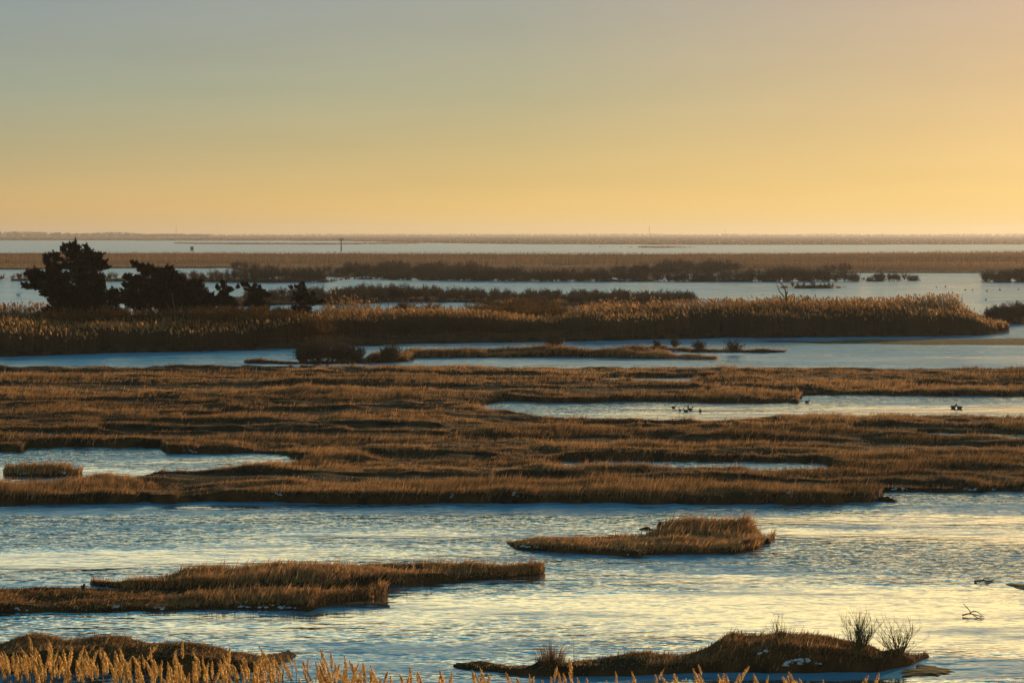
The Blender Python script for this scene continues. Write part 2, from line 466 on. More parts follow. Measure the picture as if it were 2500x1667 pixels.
plain.ditch([(0, 944), (300, 943), (560, 946), (950, 945), (1350, 955), (1700, 950)], 3.0)
plain.ditch([(1650, 935), (1950, 958), (2000, 960)], 1.8)
plain.ditch([(0, 1061), (200, 1063), (500, 1064), (900, 1062), (1150, 1074), (1350, 1078), (1700, 1080), (2100, 1086), (2500, 1094)], 1.9)
plain.ditch([(260, 1035), (700, 1040), (1050, 1048)], 1.4)
plain.ditch([(560, 1012), (800, 1010), (1150, 1003)], 1.6)
plain.ditch([(2090, 1046), (2250, 1050), (2420, 1052)], 1.6)
plain.ditch([(0, 985), (260, 980), (420, 978)], 1.4)
hummock = bed("hummock", [(14, 1160), (100, 1163), (194, 1159)], [(14, 1155), (60, 1130), (110, 1128), (160, 1132), (194, 1155)], bank=.25, gh=.5, wig=.3, seed=13, namp=.5, mind=2, tip=1.5, lowt=.4)
isl_r = bed("islr", [(1238, 1330), (1262, 1343), (1300, 1347), (1420, 1352), (1560, 1361), (1580, 1352), (1700, 1354), (1807, 1351), (1850, 1338), (1886, 1318)],
            [(1240, 1304), (1330, 1298), (1435, 1296), (1580, 1293), (1640, 1272), (1743, 1262), (1828, 1276), (1870, 1300), (1886, 1314)], bank=.20, gh=.36, wig=.35, seed=14, namp=.5, ftop=.42, mind=1.5, tip=1.4, lowt=.6)
isl_l = bed("isll", [(0, 1498), (300, 1494), (531, 1490), (755, 1494), (800, 1480), (900, 1467), (938, 1456)],
            [(0, 1422), (215, 1421), (600, 1425), (870, 1430), (938, 1442)], bank=.26, gh=.28, wig=.3, seed=15, namp=.5, ftop=.42, mind=1.5, tip=.6, lowt=.85)
isl_lu = bed("isllu", [(226, 1431), (300, 1441), (800, 1448), (900, 1440), (950, 1431), (1100, 1421), (1250, 1412), (1324, 1404)],
            [(226, 1418), (446, 1386), (744, 1374), (935, 1370), (1169, 1372), (1280, 1380), (1324, 1395)], bank=.28, gh=.30, wig=.3, seed=25, namp=.5, ftop=.42, mind=1.5, tip=.6, lowt=.85)
isl_bl = bed("islbl", [(0, 1650), (500, 1650), (640, 1640), (705, 1615)], [(0, 1560), (53, 1552), (213, 1552), (553, 1566), (640, 1592), (705, 1612)], bank=.46, gh=.20, wig=.3, seed=16, namp=.5, ftop=.65, mind=2.0, tip=2.4, lowt=.08)
isl_br = bed("islbr", [(1116, 1640), (1250, 1652), (1382, 1656), (1807, 1640), (2000, 1645), (2126, 1644), (2220, 1630), (2256, 1614)],
             [(1116, 1640), (1222, 1604), (1339, 1590), (1488, 1592), (1701, 1572), (1786, 1552), (1966, 1546), (2126, 1566), (2232, 1586), (2256, 1610)], bank=.48, gh=.24, wig=.3, seed=17, namp=.5, ftop=.6, mind=1.8, tip=1.5, lowt=.12)

def ground_z(x, d):
    z = np.full(np.shape(x), -.5)
    for b in BEDS:
        z = np.maximum(z, b.z(x, d))
    return z

for k_ in range(9):
    y_ = 905 + k_ * 19.5 + random.uniform(-5, 5); x_ = random.uniform(-500, 2000); w_ = random.uniform(300, 900)
    plain.ditch([(max(0, x_), y_ - 3), (max(10, x_ + w_ * .5), y_ + random.uniform(-3, 3)), (x_ + w_ if x_ + w_ > 30 else 40, y_ + 3)], random.uniform(.5, 1.2))

# the ground: one sheet, rows finer near the tower
s_rows = np.unique(np.concatenate([np.linspace(4.6, 60, 90), np.linspace(60, 330, 260), np.linspace(330, 1100, 620), np.linspace(1100, 2200, 40)]))
d_rows = HC * F / s_rows
ug = np.linspace(-.6, .6, 861)
DD, UU = np.meshgrid(d_rows, ug, indexing='ij')
GX = UU * DD
GZ = ground_z(GX, DD)
nr, nc = GX.shape
V = np.stack([GX, DD, GZ], -1).reshape(-1, 3)
ii = (np.arange(nr - 1)[:, None] * nc + np.arange(nc - 1)[None, :]).ravel()
T = np.concatenate([np.stack([ii, ii + 1, ii + nc + 1], 1), np.stack([ii, ii + nc + 1, ii + nc], 1)])[:, ::-1]
tag(link("marsh_ground", mesh_tris("marsh_ground", V, T, M_GROUND, smooth=True)), "dark peaty marsh ground cut by creeks and pools", "ground", kind="structure")
we = 13900.
Vw = np.array([(-.6 * 20, 15, 0), (.6 * 20, 15, 0), (.6 * we, we, 0), (-.6 * we, we, 0)])
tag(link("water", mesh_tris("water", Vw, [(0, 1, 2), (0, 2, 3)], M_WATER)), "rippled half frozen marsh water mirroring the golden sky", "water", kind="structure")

# ------------------------------------------------------------------ grass
def blades(P, H, Wd, az, lean, curve=.5, bend=True, tint=None):
    """P (n,3) roots; blades lean by 'lean' (horizontal reach / height) towards az"""
    n = len(P)
    dirv = np.stack([np.cos(az), np.sin(az), np.zeros(n)], 1)
    fa = RNG.uniform(0, math.pi, n)
    side = np.stack([np.cos(fa), np.sin(fa), np.zeros(n)], 1) * Wd[:, None] * .5
    tip = P + dirv * (lean * H)[:, None] + np.array([0, 0, 1.]) * (H * np.sqrt(np.clip(1 - lean ** 2 * .5, .2, 1)))[:, None]
    if tint is None: tint = RNG.random(n)
    if not bend:
        V = np.stack([P - side, P + side, tip], 1).reshape(-1, 3)
        T = np.arange(3 * n).reshape(-1, 3)
        return V, T, np.repeat(tint, 3)
    mid = P + dirv * (lean * H * (.5 - .3 * curve))[:, None] + np.array([0, 0, 1.]) * (H * .58)[:, None]
    V = np.stack([P - side, P + side, mid + side * .75, mid - side * .75, tip], 1).reshape(-1, 3)
    k = np.arange(n)[:, None] * 5
    T = np.concatenate([k + np.array([[0, 1, 2]]), k + np.array([[0, 2, 3]]), k + np.array([[3, 2, 4]])])
    return V, T, np.repeat(tint, 5)

def scatter(b, n, py_pow=1.0, tmin=None, zmin=.02, ulim=.36):
    """roots over a bed, denser towards the tower as the rows of the picture are"""
    u = RNG.uniform(max(-ulim, (b.lo - 40 - CX) / F if b.lo > 5 else -ulim), min(ulim, (b.hi + 40 - CX) / F if b.hi < 2495 else ulim), n)
    df = np.interp(u, U, b.df); db = np.interp(u, U, b.db)
    ok = db > df - .2
    u, df, db = u[ok], df[ok], db[ok]
    s = 1 / db + (1 / (df - .3) - 1 / db) * RNG.random(len(u)) ** py_pow
    d = 1 / s
    x = u * d
    t = b.t(x, d)
    z = b.z(x, d)
    if tmin is None: tmin = RNG.choice([b.wbank * .75, b.wbank * .75, b.wbank * .75, 0.05], len(t))
    k = (z > zmin) & (t > tmin)
    return x[k], d[k], z[k], t[k]

def grass(b, n, label, h=None, wpx=.9, bend=False, lean=.5, mat=None, name="marsh_grass", tuft=6, extra=None, hx=None):
    h = b.gh if h is None else h
    x, d, z, t = scatter(b, n)
    # each root grows a tuft
    m = len(x)
    sp = np.clip(d / F * 5, .05, .5)
    x = np.repeat(x, tuft) + RNG.normal(0, 1, m * tuft) * np.repeat(sp, tuft)
    d = np.repeat(d, tuft) + RNG.normal(0, 1, m * tuft) * np.repeat(sp, tuft) * 1.5
    z = b.z(x, d)
    k = (z > .05)
    x, d, z = x[k], d[k], z[k]
    tf = np.repeat(RNG.random(m), tuft)[k]
    big = fbm(x * .07, d * .16, b.seed + 70, 3); mid = fbm(x * .24, d * .6, b.seed + 80, 3)
    mid = np.clip((mid - .28) * 2.2, 0, 1.2)
    hh = h * np.maximum(b.lw(x, d), .5) * np.clip(-.15 + 1.3 * big + .8 * mid, .12, 2.2) * RNG.uniform(.6, 1.15, len(x))
    tone = np.clip(.47 + 1.5 * (fbm(x * .04, d * .15, b.seed + 90, 4) - .5) + .75 * (tf - .5) + RNG.normal(0, .22, len(x)), 0, 1)
    hh = hh * (.7 + .7 * tf)
    if b.dry: hh = hh * (.25 + .75 * b.ditchk(x, d))
    hh = np.where(RNG.random(len(x)) < .03, hh * 1.3 + .18, hh)
    if hx: hh = hh * np.interp(CX + x / d * F, *hx)
    Wd = wpx * d / F * RNG.uniform(.6, 1.5, len(x))
    az = RNG.normal(0.1, .7, len(x)) + 2.5 * (fbm(x * .3, d * .3, b.seed + 95, 2) - .5)
    ln = np.abs(RNG.normal(lean, .22, len(x)))
    flat = sstep((fbm(x * .13, d * .35, b.seed + 97, 3) - .54) / .06)       # wind-flattened swathes
    ln = ln + flat * .5; hh = hh * (1 - .4 * flat); tone = np.clip(tone + .14 * flat, 0, 1)
    gap = fbm(x * .55, d * .6, b.seed + 98, 2) < .30
    kk = ~(gap & (RNG.random(len(x)) < .75)) & (x / d > (b.lo - 6 - CX) / F if b.lo > 5 else True) & (x / d < (b.hi + 6 - CX) / F if b.hi < 2495 else True)
    x, d, z, hh, Wd, az, ln, tone = (q_[kk] for q_ in (x, d, z, hh, Wd, az, ln, tone))
    V, T, C = blades(np.stack([x, d, z - .05], 1), hh, Wd, az, ln, bend=bend, tint=tone)
    P = Parts(); P.add(V, T, C)
    if extra:
        extra(P)
    return tag(link(name, P.mesh(name, mat or M_GRASS)), label, "grass", kind="stuff")

grass(plain, 170000, "wide brown cordgrass plain crossed by dark ditches and pools, filling the middle of the view", wpx=1.4, tuft=8)
grass(hummock, 1600, "dark grassy hummock standing alone in the small left pond", wpx=2.0, bend=True, h=.6)
grass(isl_r, 13000, "tawny grass on the small island right of centre, tallest at its right end", wpx=2.0, bend=True, hx=([1560, 1640, 1860], [.85, 1.4, 1.3]))
grass(isl_l, 15000, "brown grass on the lower lobe of the left island, running off the left edge", wpx=2.0, bend=True)
grass(isl_lu, 14000, "brown grass on the longer upper lobe of the left island, reaching the centre", wpx=2.0, bend=True)
grass(isl_bl, 14000, "dark grass on the island behind the foreground reeds at bottom left", wpx=2.0, bend=True)
grass(isl_br, 22000, "shaggy dark grass on the bottom right island that carries bare shrubs", wpx=2.0, bend=True, hx=([1150, 1600, 1800, 2250], [.85, .8, .65, .7]))
grass(mid_isl, 16000, "flat brown grass island in the blue water below the reed bed", wpx=1.8)
grass(finger, 3000, "thin finger of dark grass pointing right below the reed bed", wpx=1.8)
grass(right_shrub, 1500, "low grass under the thicket at the right edge", wpx=1.8)
grass(shrub_strip, 5000, "pale low grass under the grey thicket behind the reed bed", wpx=1.8)
grass(shrub_bar, 5000, "low grass on the long narrow bar in the far lagoon", wpx=1.6)
grass(islet, 500, "low grass on the tiny snowy islet in the far lagoon", wpx=1.6)
grass(islet_r, 500, "low grass on the far islet at the right edge", wpx=1.6)

# ------------------------------------------------------------------ reeds
def reed_soup(P, x, d, z, H, plume, tone, wpx=.55, leaves=3, pl_w=.22):
    n = len(x)
    root = np.stack([x, d, z - .05], 1)
    az = RNG.normal(2.6, 1.1, n); ln = np.abs(RNG.normal(.10, .06, n))
    Wd = np.maximum(.012, wpx * d / F)
    V, T, C = blades(root, H, Wd, az, ln, bend=False, tint=tone * .8)
    V = V.reshape(n, 3, 3)
    P.add(V.reshape(-1, 3), T, C, 0)
    tip = V[:, 2]; dirv = tip - root
    for k in range(leaves):
        f = RNG.uniform(.25, .85, n)
        p = root + dirv * f[:, None]
        V2, T2, C2 = blades(p, H * RNG.uniform(.12, .22, n), Wd * 1.7, RNG.uniform(0, 6.28, n), RNG.uniform(.5, 1.0, n), bend=False, tint=tone)
        P.add(V2, T2, C2, 0)
    # the plume: three blades about the tip, drooping
    for k in range(3):
        a = RNG.uniform(0, math.pi, n)
        side = np.stack([np.cos(a), np.sin(a), np.zeros(n)], 1) * (plume * pl_w * RNG.uniform(.7, 1.2, n))[:, None]
        b0 = tip - dirv / H[:, None] * (plume * .25)[:, None]
        droop = np.stack([np.cos(az), np.sin(az), np.zeros(n)], 1) * (plume * .3)[:, None]
        top = b0 + np.array([0, 0, 1.]) * (plume * RNG.uniform(.85, 1.1, n))[:, None] + droop
        md = b0 * .6 + top * .4
        V3 = np.stack([b0, md + side, md - side, top], 1).reshape(-1, 3)
        q = np.arange(n)[:, None] * 4
        P.add(V3, np.concatenate([q + np.array([[0, 1, 2]]), q + np.array([[1, 3, 2]])]), np.repeat(np.clip(tone + RNG.normal(0, .2, n), 0, 1), 4), 1)

def main_reeds():
    b = reeds
    x, d, z, t = scatter(b, 70000, py_pow=.8, tmin=.3)
    u = x / d; px = CX + u * F
    df = np.interp(u, U, b.df)
    into = d - df
    prof = .74 + .26 * sstep((into - .3) / 8.0)
    # the low grassy skirt in the middle and the gap under the cedars
    skirt = np.interp(px, [600, 760, 1000, 1350, 1500], [0, 5, 9, 7, 0])
    prof = np.where(into < skirt, .22, prof)
    lump = fbm(x * .05, d * .09, 201, 3)
    H = 2.85 * prof * b.lw(x, d) * np.interp(px, [0, 60, 180, 480, 600, 800, 950, 1150, 1300, 1360, 1430, 1600], [1, .95, .78, .8, .9, 1.05, .95, .82, .6, .58, 1.0, 1.08]) * (.55 + .9 * lump)
    scrub = (px > 470) & (px < 790) & (into > np.interp(px, [470, 560, 680, 790], [15, 9, 5, 12])) | (px > 1150) & (px < 1385) & (into > 22)
    H = np.where(scrub, H * .7, H) * RNG.uniform(.85, 1.1, len(x))
    H = np.maximum(H, .5)
    keep = RNG.random(len(x)) < np.where(into < skirt, .6, 1.0) * np.where(fbm(x * .12, d * .12, 207, 3) < .36, .15, 1)
    x, d, z, H, into, skirt, scrub = x[keep], d[keep], z[keep], H[keep], into[keep], skirt[keep], scrub[keep]
    tone = np.clip(.45 + 1.5 * (fbm(x * .07, d * .2, 203, 3) - .5) + RNG.normal(0, .2, len(x)), 0, 1)
    P = Parts()
    hi = (into > skirt) & ~scrub & (RNG.random(len(x)) < .24)
    pl = np.where(hi, RNG.uniform(.32, .55, len(x)), .06)
    reed_soup(P, x, d, z, H, pl, tone, wpx=.8)
    tag(link("reed_bed", P.mesh("reed_bed", [M_REEDST, M_PLUME])), "tall bed of dry common reeds with golden plumes across the middle distance", "reeds", kind="stuff")
main_reeds()

def far_reed_belts():
    b = far_reeds
    x, d, z, t = scatter(b, 150000, tmin=.5)
    band = fbm(x * .0013, d * .0065, 301, 3) + .12 * (fbm(x * .01, d * .03, 305, 2) - .5)
    u_ = RNG.random(len(x)) < .4
    H = np.where(band > .48, 1.6 + 2.0 * np.clip((band - .48) * 8, 0, 1), .35 + band * .5) * RNG.uniform(.8, 1.1, len(x))
    H = H * (1 - .5 * sstep((d / np.interp(x / d, U, b.db) - .82) / .14))
    tone = np.clip(.45 + 2.2 * (fbm(x * .004, d * .02, 302, 4) - .5) + RNG.normal(0, .15, len(x)), 0, 1)
    P = Parts()
    reed_soup(P, x, d, z, H, np.where((H > 1.6) & u_, .36, .10) * RNG.uniform(.6, 1.2, len(x)), tone, wpx=1.0, leaves=1, pl_w=.35)
    tag(link("reed_belt", P.mesh("reed_belt", [M_REEDF, M_PLUMEF])), "hazy belts of golden reeds beyond the far lagoon", "reeds", kind="stuff")
    for bb, n, lab, hmax in ((far_flat, 14000, "pale hazy marsh flats along the horizon", 1.2), (far_bar, 2500, "thin hazy grass bar in the far bay at left", 1.0),
                       (far_bar2, 900, "tiny hazy grass bar in the far bay right of centre", 1.0)):
        x, d, z, t = scatter(bb, n, zmin=-.1)
        H = hmax * RNG.uniform(.5, 1.2, len(x))
        Vb, Tb, Cb = blades(np.stack([x, d, z - .1], 1), H, 5.0 * d / F * RNG.uniform(.6, 1.4, len(x)), RNG.uniform(0, 6.28, len(x)), RNG.uniform(0, .3, len(x)), bend=False)
        P = Parts(); P.add(Vb, Tb, Cb)
        tag(link("marsh_flat", P.mesh("marsh_flat", M_GRASS)), lab, "grass", kind="stuff")
far_reed_belts()

# ------------------------------------------------------------------ bare shrubs
def shrub_soup(seed, h=2.0, spread=.9, stems=9, depth=3, r0=.03, fan=.35, twig=3, sides=3, up=.35, flat=0, fw=.0):
    """a many-stemmed leafless shrub, branches of tapering tubes"""
    rnd = np.random.default_rng(seed)
    P = Parts()
    def grow(p, v, L, r, lev):
        n = 4
        pts = [p]
        for i in range(n):
            v = v + rnd.normal(0, .16, 3) + np.array([0, 0, up * .3])
            v /= np.linalg.norm(v)
            pts.append(pts[-1] + v * L / n)
        if flat and lev < flat:
            a = np.cross(v, rnd.normal(0, 1, 3)); a *= max(r, fw) / (np.linalg.norm(a) + 1e-9)
            P.add([pts[0] - a, pts[0] + a, pts[2] + a * .8, pts[2] - a * .8, pts[4]], [(0, 1, 2), (0, 2, 3), (3, 2, 4)], rnd.random())
        else:
            V, T = tube(pts, np.linspace(r, r * .45, n + 1), sides, False)
            P.add(V, T, rnd.random())
        if lev > 0:
            for k in range(twig):
                q = pts[rnd.integers(1, n + 1)]
                w = v + rnd.normal(0, fan + .18, 3); w /= np.linalg.norm(w)
                grow(q, w, L * rnd.uniform(.45, .75), r * .5, lev - 1)
    for k in range(stems):
        a = rnd.uniform(0, 6.28); q = rnd.uniform(0, 1)
        v = np.array([math.cos(a) * spread * q, math.sin(a) * spread * q, 1.0]); v /= np.linalg.norm(v)
        grow(np.array([math.cos(a) * .12 * q, math.sin(a) * .12 * q, -.1]), v, h * rnd.uniform(.45, .65), r0 * rnd.uniform(.7, 1.1), depth)
    V, T, C, I = P.arrays()
    return V, T, C

def fit_h(V, h):
    return V * (h / V[:, 2].max())

PROTO = []
for k in range(6):
    V_, T_, C_ = shrub_soup(100 + k, 2.0, 1.0, 9, 3, .04, .30, 4, flat=2, fw=.022)
    PROTO.append((fit_h(V_, 1.0), T_, C_))

def thicket(name, spots, mat, label, wid=1.0, cat="thicket"):
    """spots: x, d, z, height - too many to count, one mass"""
    P = Parts()
    for i, (x, d, z, h) in enumerate(spots):
        V_, T_, C_ = PROTO[i % 6]
        a = random.uniform(0, 6.28); c, s = math.cos(a), math.sin(a)
        w = h * wid * random.uniform(.8, 1.2)
        R = np.array([[c * w, -s * w, 0], [s * w, c * w, 0], [0, 0, h]])
        P.add(V_ @ R.T + np.array([x, d, z]), T_, C_ * .8 + .2 * random.random())
    return tag(link(name, P.mesh(name, mat)), label, cat, kind="stuff")

def spots_on(b, n, px0, px1, hfun, tmin=.6):
    out = []
    while len(out) < n:
        px = random.uniform(px0, px1); u = (px - CX) / F
        df, db = np.interp(u, U, b.df), np.interp(u, U, b.db)
        d = random.uniform(df + .5, max(df + .6, db - .3))
        h = hfun(px, d) * random.uniform(.75, 1.15)
        if h > .1: out.append((u * d, d, float(b.z(np.array([u * d]), np.array([d]))[0]) - .1, h))
    return out

thicket("shrub_thicket", spots_on(shrub_strip, 480, 600, 1697, lambda px, d: np.interp(px, [600, 850, 900, 1000, 1100, 1250, 1500, 1700], [1.8, 2.4, 2.9, 2.7, 2.2, 1.8, 2.0, 2.0])), M_TWIG,
        "long grey leafless thicket between the far lagoon and the reed bed")
thicket("shrub_thicket", spots_on(shrub_bar, 430, 600, 2240, lambda px, d: np.interp(px, [600, 780, 800, 1000, 1200, 1500, 1560, 1700, 1900, 2080, 2100, 2130, 2160, 2240], [3.9, 3.6, .2, 2.6, 3.8, 3.4, 2.0, 2.6, 3.9, 3.3, .4, 1.8, 2.6, 1.8])), M_TWIG,
        "hazy leafless thicket on the narrow bar in the far lagoon")
def far_scrub():
    out = []
    while len(out) < 330:
        px = random.uniform(560, 2080); u = (px - CX) / F; df = np.interp(u, U, far_reeds.df)
        k = noise(np.array([px * .008]), np.array([3.]), 77)[0]
        d = df + random.uniform(2, 90) * random.random()
        if random.random() < k: out.append((u * d, d, .3, random.uniform(2.0, 4.6) * (.5 + .7 * k)))
    return out
thicket("shrub_thicket", far_scrub(), M_TWIG, "dark hazy scrub along the front of the far reed belts")
thicket("shrub_thicket", spots_on(shrub_bar, 60, 0, 590, lambda px, d: np.interp(px, [0, 40, 80, 250, 300, 430, 470, 600], [1.4, 2.0, 2.2, 2.6, 2.0, 2.6, 2.6, 3.2])), M_TWIG,
        "scattered hazy leafless bushes on the lagoon bar behind the cedars")
thicket("shrub_thicket", spots_on(islet_r, 40, 2405, 2520, lambda px, d: 3.2), M_TWIG, "hazy dark thicket on the far islet at the right edge")
thicket("shrub_thicket", spots_on(right_shrub, 60, 2395, 2560, lambda px, d: np.interp(px, [2390, 2430, 2500], [1.6, 2.4, 2.9])), M_TWIG, "dark leafless thicket behind the right end of the reed bed")

def one_shrub(px, py, z0, h, wid, proto, label, mat=None, name="bare_shrub", cat="shrub", group=None, d=None, dens=1, pos=None):
    p = np.array(pos) if pos is not None else W(px, py, z0) if d is None else at(px, py, d)
    r = empty(name, p)
    V_, T_, C_ = PROTO[proto % 6] if isinstance(proto, int) else proto
    P = Parts(); P.add(V_ * np.array([h * wid, h * wid, h]), T_, C_)
    for q in range(1, dens):
        V_, T_, C_ = PROTO[(proto + q) % 6]; a = random.uniform(0, 6.28); c_, s_ = math.cos(a), math.sin(a); k_ = random.uniform(.7, .95)
        P.add(V_ @ np.array([[c_ * h * wid, s_ * h * wid, 0], [-s_ * h * wid, c_ * h * wid, 0], [0, 0, h * k_]]) + np.array([random.uniform(-.4, .4) * h * wid, random.uniform(-.4, .4) * h * wid, 0]), T_, C_)
    link("branches", P.mesh("branches", mat or M_TWIG), r)
    return tag(r, label, cat, group)

def on_bed(b, px, f):
    u = (px - CX) / F
    d = np.interp(u, U, b.df) * (1 - f) + np.interp(u, U, b.db) * f
    return (u * d, d, float(b.z(np.array([u * d]), np.array([d]))[0]) - .03)
# the three bare shrubs and the tuft on the bottom right island
D3 = lambda seed, **k: (lambda q: (fit_h(q[0], 1.0), q[1], q[2]))(shrub_soup(seed, **k))
one_shrub(1905, 1566, .6, 1.1, 1.1, D3(31, stems=20, depth=2, r0=.022, spread=1.0, fan=.10, twig=2, up=.7), "thin sparse leafless shrub, leftmost of three on the bottom right island", mat=M_TWIGN, pos=on_bed(isl_br, 1905, .35))
one_shrub(2098, 1572, .6, 1.42, 1.1, D3(32, stems=42, depth=2, r0=.022, spread=.8, fan=.14, twig=3, up=.7), "densest and tallest leafless shrub, middle of three on the bottom right island", mat=M_TWIGN, pos=on_bed(isl_br, 2098, .4))
one_shrub(2208, 1588, .6, 1.25, 1.4, D3(33, stems=34, depth=2, r0=.02, spread=1.2, fan=.14, twig=2, up=.5), "wide fan-shaped leafless shrub at the right tip of the bottom right island", mat=M_TWIGN, pos=on_bed(isl_br, 2195, .4))
one_shrub(1402, 1600, .5, .95, .45, D3(34, stems=5, depth=2, r0=.02, spread=.5, fan=.1, twig=2, up=.8), "few upright bare twigs beside the mound on the bottom right island", name="bare_sapling", pos=on_bed(isl_br, 1402, .6))
one_shrub(195, 1568, .5, .5, 1.2, D3(35, stems=12, depth=2, r0=.014, spread=1.3, fan=.2, twig=2, up=.2), "low spiky leafless shrub on the bottom left island behind the plumes", pos=on_bed(isl_bl, 195, .7))

# grassy mound with upright stalks
def mound():
    p = np.array(on_bed(isl_br, 1345, .5))
    r = empty("grass_mound", p)
    V_, T_ = blob((0, 0, -.1), (.62, .5, .32), 18, 9, .7, 5)
    P = Parts(); P.add(V_, T_)
    link("mound", P.mesh("mound", M_GROUND, True), r)
    n = 420
    a = RNG.uniform(0, 6.28, n); q = RNG.random(n) ** .5
    root = np.stack([np.cos(a) * q * .45, np.sin(a) * q * .35, .16 * np.sqrt(1 - q * q * .9)], 1)
    Vb, Tb, Cb = blades(root, RNG.uniform(.15, .8, n) * (1.1 - .5 * q), np.full(n, .011), a, RNG.uniform(.2, .9, n) * q, bend=True)
    P = Parts(); P.add(Vb, Tb, Cb * .5)
    link("stalks", P.mesh("stalks", M_GRASS), r)
    tag(r, "dark rounded grass mound with stiff stalks on the left of the bottom right island", "mound")
mound()

# bushes of the middle distance
for px, py, h, wid, pr, lab in (
        (735, 884, 2.1, .75, 0, "dark leafless bush at the left end of the shrub island below the reeds"),
        (780, 882, 2.9, .75, 1, "tallest dark leafless bush on the shrub island below the reeds"),
        (822, 884, 2.6, .8, 2, "dark leafless bush in the middle of the shrub island, right of the tallest"),
        (860, 886, 2.2, .7, 3, "dark leafless bush closing the clump on the shrub island, beside the gap"),
        (952, 880, 2.1, .85, 4, "lone round dark bush standing right of the gap on the shrub island"),
        (1350, 846, 2.0, .8, 5, "round brown bush at the water's edge in front of the reeds, near the centre"),
        (1600, 846, 1.0, .9, 0, "low leafless bush left of two at the base of the grass finger"),
        (1645, 848, 1.3, .8, 1, "low leafless bush right of two at the base of the grass finger"),
        (1705, 856, 1.5, 1.0, 2, "wispy leafless bush on the grass finger, left of two"),
        (1790, 859, 1.6, 1.1, 3, "wispy leafless bush on the grass finger, right of two")):
    one_shrub(px, py, .3, h, wid, pr, lab, dens=8 if px < 1500 else 3, name="marsh_bush", cat="bush", group="bushes along the water below the reed bed")
for i, (px, h) in enumerate(((1935, 1.7), (1948, 1.4), (1962, 1.7), (1985, 2.0), (2003, 1.2), (2013, 1.5), (2024, 1.5), (2033, 1.2))):
    one_shrub(px, 701.0, .5, h, .7, i, "small hazy bush in the row on the tiny snowy islet", name="islet_bush", cat="bush", group="row of bushes on the tiny snowy islet")
for i, (px, py, h, wid, lab) in enumerate(((990, 752, 3.7, 1.0, "rust brown rounded shrub left of centre at the back of the reed bed"),
                       (1055, 756, 3.4, 1.0, "lower rust brown shrub just right of the rounded one behind the reeds"),
                       (1265, 766, 4.4, 1.0, "tall rust brown shrub in the clump behind the dip in the reeds, left side"),
                       (1325, 772, 4.0, 1.0, "rust brown shrub in the clump behind the dip in the reeds, right side"),
                       (1885, 752, 4.1, .7, "grey round leafless bush behind the dead tree"),
                       (1965, 752, 4.3, .7, "grey round leafless bush right of the dead tree"),
                       (2105, 754, 3.9, .8, "dark wispy bush among the reeds, right of the dead tree"))):
    for_mat = M_RUST if i < 4 else M_TWIG
    dd = 288. if i < 4 else 283.
    one_shrub(px, py, .4, h, wid, i, lab, dens=7 if i < 4 else 3, mat=for_mat, name="rusty_shrub" if i < 4 else "grey_bush", cat="shrub", pos=((px - CX) / F * dd, dd, .35))

# ------------------------------------------------------------------ dead tree
def limb_path(pts, d, dy=0.0):
    out = []
    for i, (px, py) in enumerate(pts):
        out.append(at(px, py, d + dy * i / max(1, len(pts) - 1)))
    return np.array(out)
def smooth_path(p, n=3):
    p = np.asarray(p)
    for _ in range(n):
        q = [p[0]]
        for i in range(len(p) - 1):
            q += [p[i] * .75 + p[i + 1] * .25, p[i] * .25 + p[i + 1] * .75]
        p = np.array(q + [p[-1]])
        if len(p) > 24: break
    return p
def dead_tree():
    d = 262.
    k = 1 / 9.408
    Z = lambda *pts: [(1850 + x * k, 640 + y * k) for x, y in pts]
    base = at(1850 + 630 * k, 640 + 1700 * k, d)
    r = empty("dead_tree", base)
    def piece(name, pts, r0, r1, dy):
        path = smooth_path(limb_path(Z(*pts), d, dy), 2) - base
        V_, T_ = tube(path, np.linspace(r0, r1, len(path)), 6)
        P = Parts(); P.add(V_, T_)
        link(name, P.mesh(name, M_DEAD, True), r)
    piece("trunk", [(630, 1700), (615, 1300), (630, 1080), (655, 900), (650, 720)], .30, .12, 0)
    piece("limb", [(650, 720), (635, 640), (590, 560), (540, 490), (490, 430), (455, 360)], .12, .03, 1.2)
    piece("limb", [(600, 800), (560, 730), (500, 680), (470, 600), (435, 510)], .10, .03, -1.0)
    piece("limb", [(655, 760), (690, 690), (690, 610)], .07, .03, .5)
    piece("limb", [(660, 1060), (760, 980), (830, 890), (845, 800), (830, 720)], .12, .03, -1.2)
    piece("limb", [(690, 810), (760, 770), (830, 720)], .06, .025, -.6)
    piece("limb", [(660, 1120), (800, 1010), (950, 930), (1030, 870), (1110, 790)], .14, .03, 1.5)
    piece("limb", [(630, 1080), (560, 960), (530, 840), (490, 760)], .10, .03, .8)
    piece("limb", [(620, 1080), (520, 960), (470, 860), (440, 790)], .09, .02, -.9)
    tag(r, "leafless dead tree with crooked forking limbs rising from the reed bed", "tree")
dead_tree()
def small_dead_tree():
    d = 238.
    base = at(430, 790, d)
    r = empty("dead_sapling", base)
    for pts, r0 in (([(430, 790), (428, 760), (422, 735), (420, 715)], .09), ([(429, 765), (412, 748), (402, 735)], .05), ([(430, 770), (440, 755), (446, 740)], .05), ([(432, 775), (458, 760), (464, 745)], .05)):
        path = smooth_path(limb_path(pts, d, .6), 2) - base
        V_, T_ = tube(path, np.linspace(r0, .02, len(path)), 5)
        P = Parts(); P.add(V_, T_)
        link("limb", P.mesh("limb", M_DEAD, True), r)
    tag(r, "small pale dead sapling in front of the leaning cedar", "tree")
small_dead_tree()

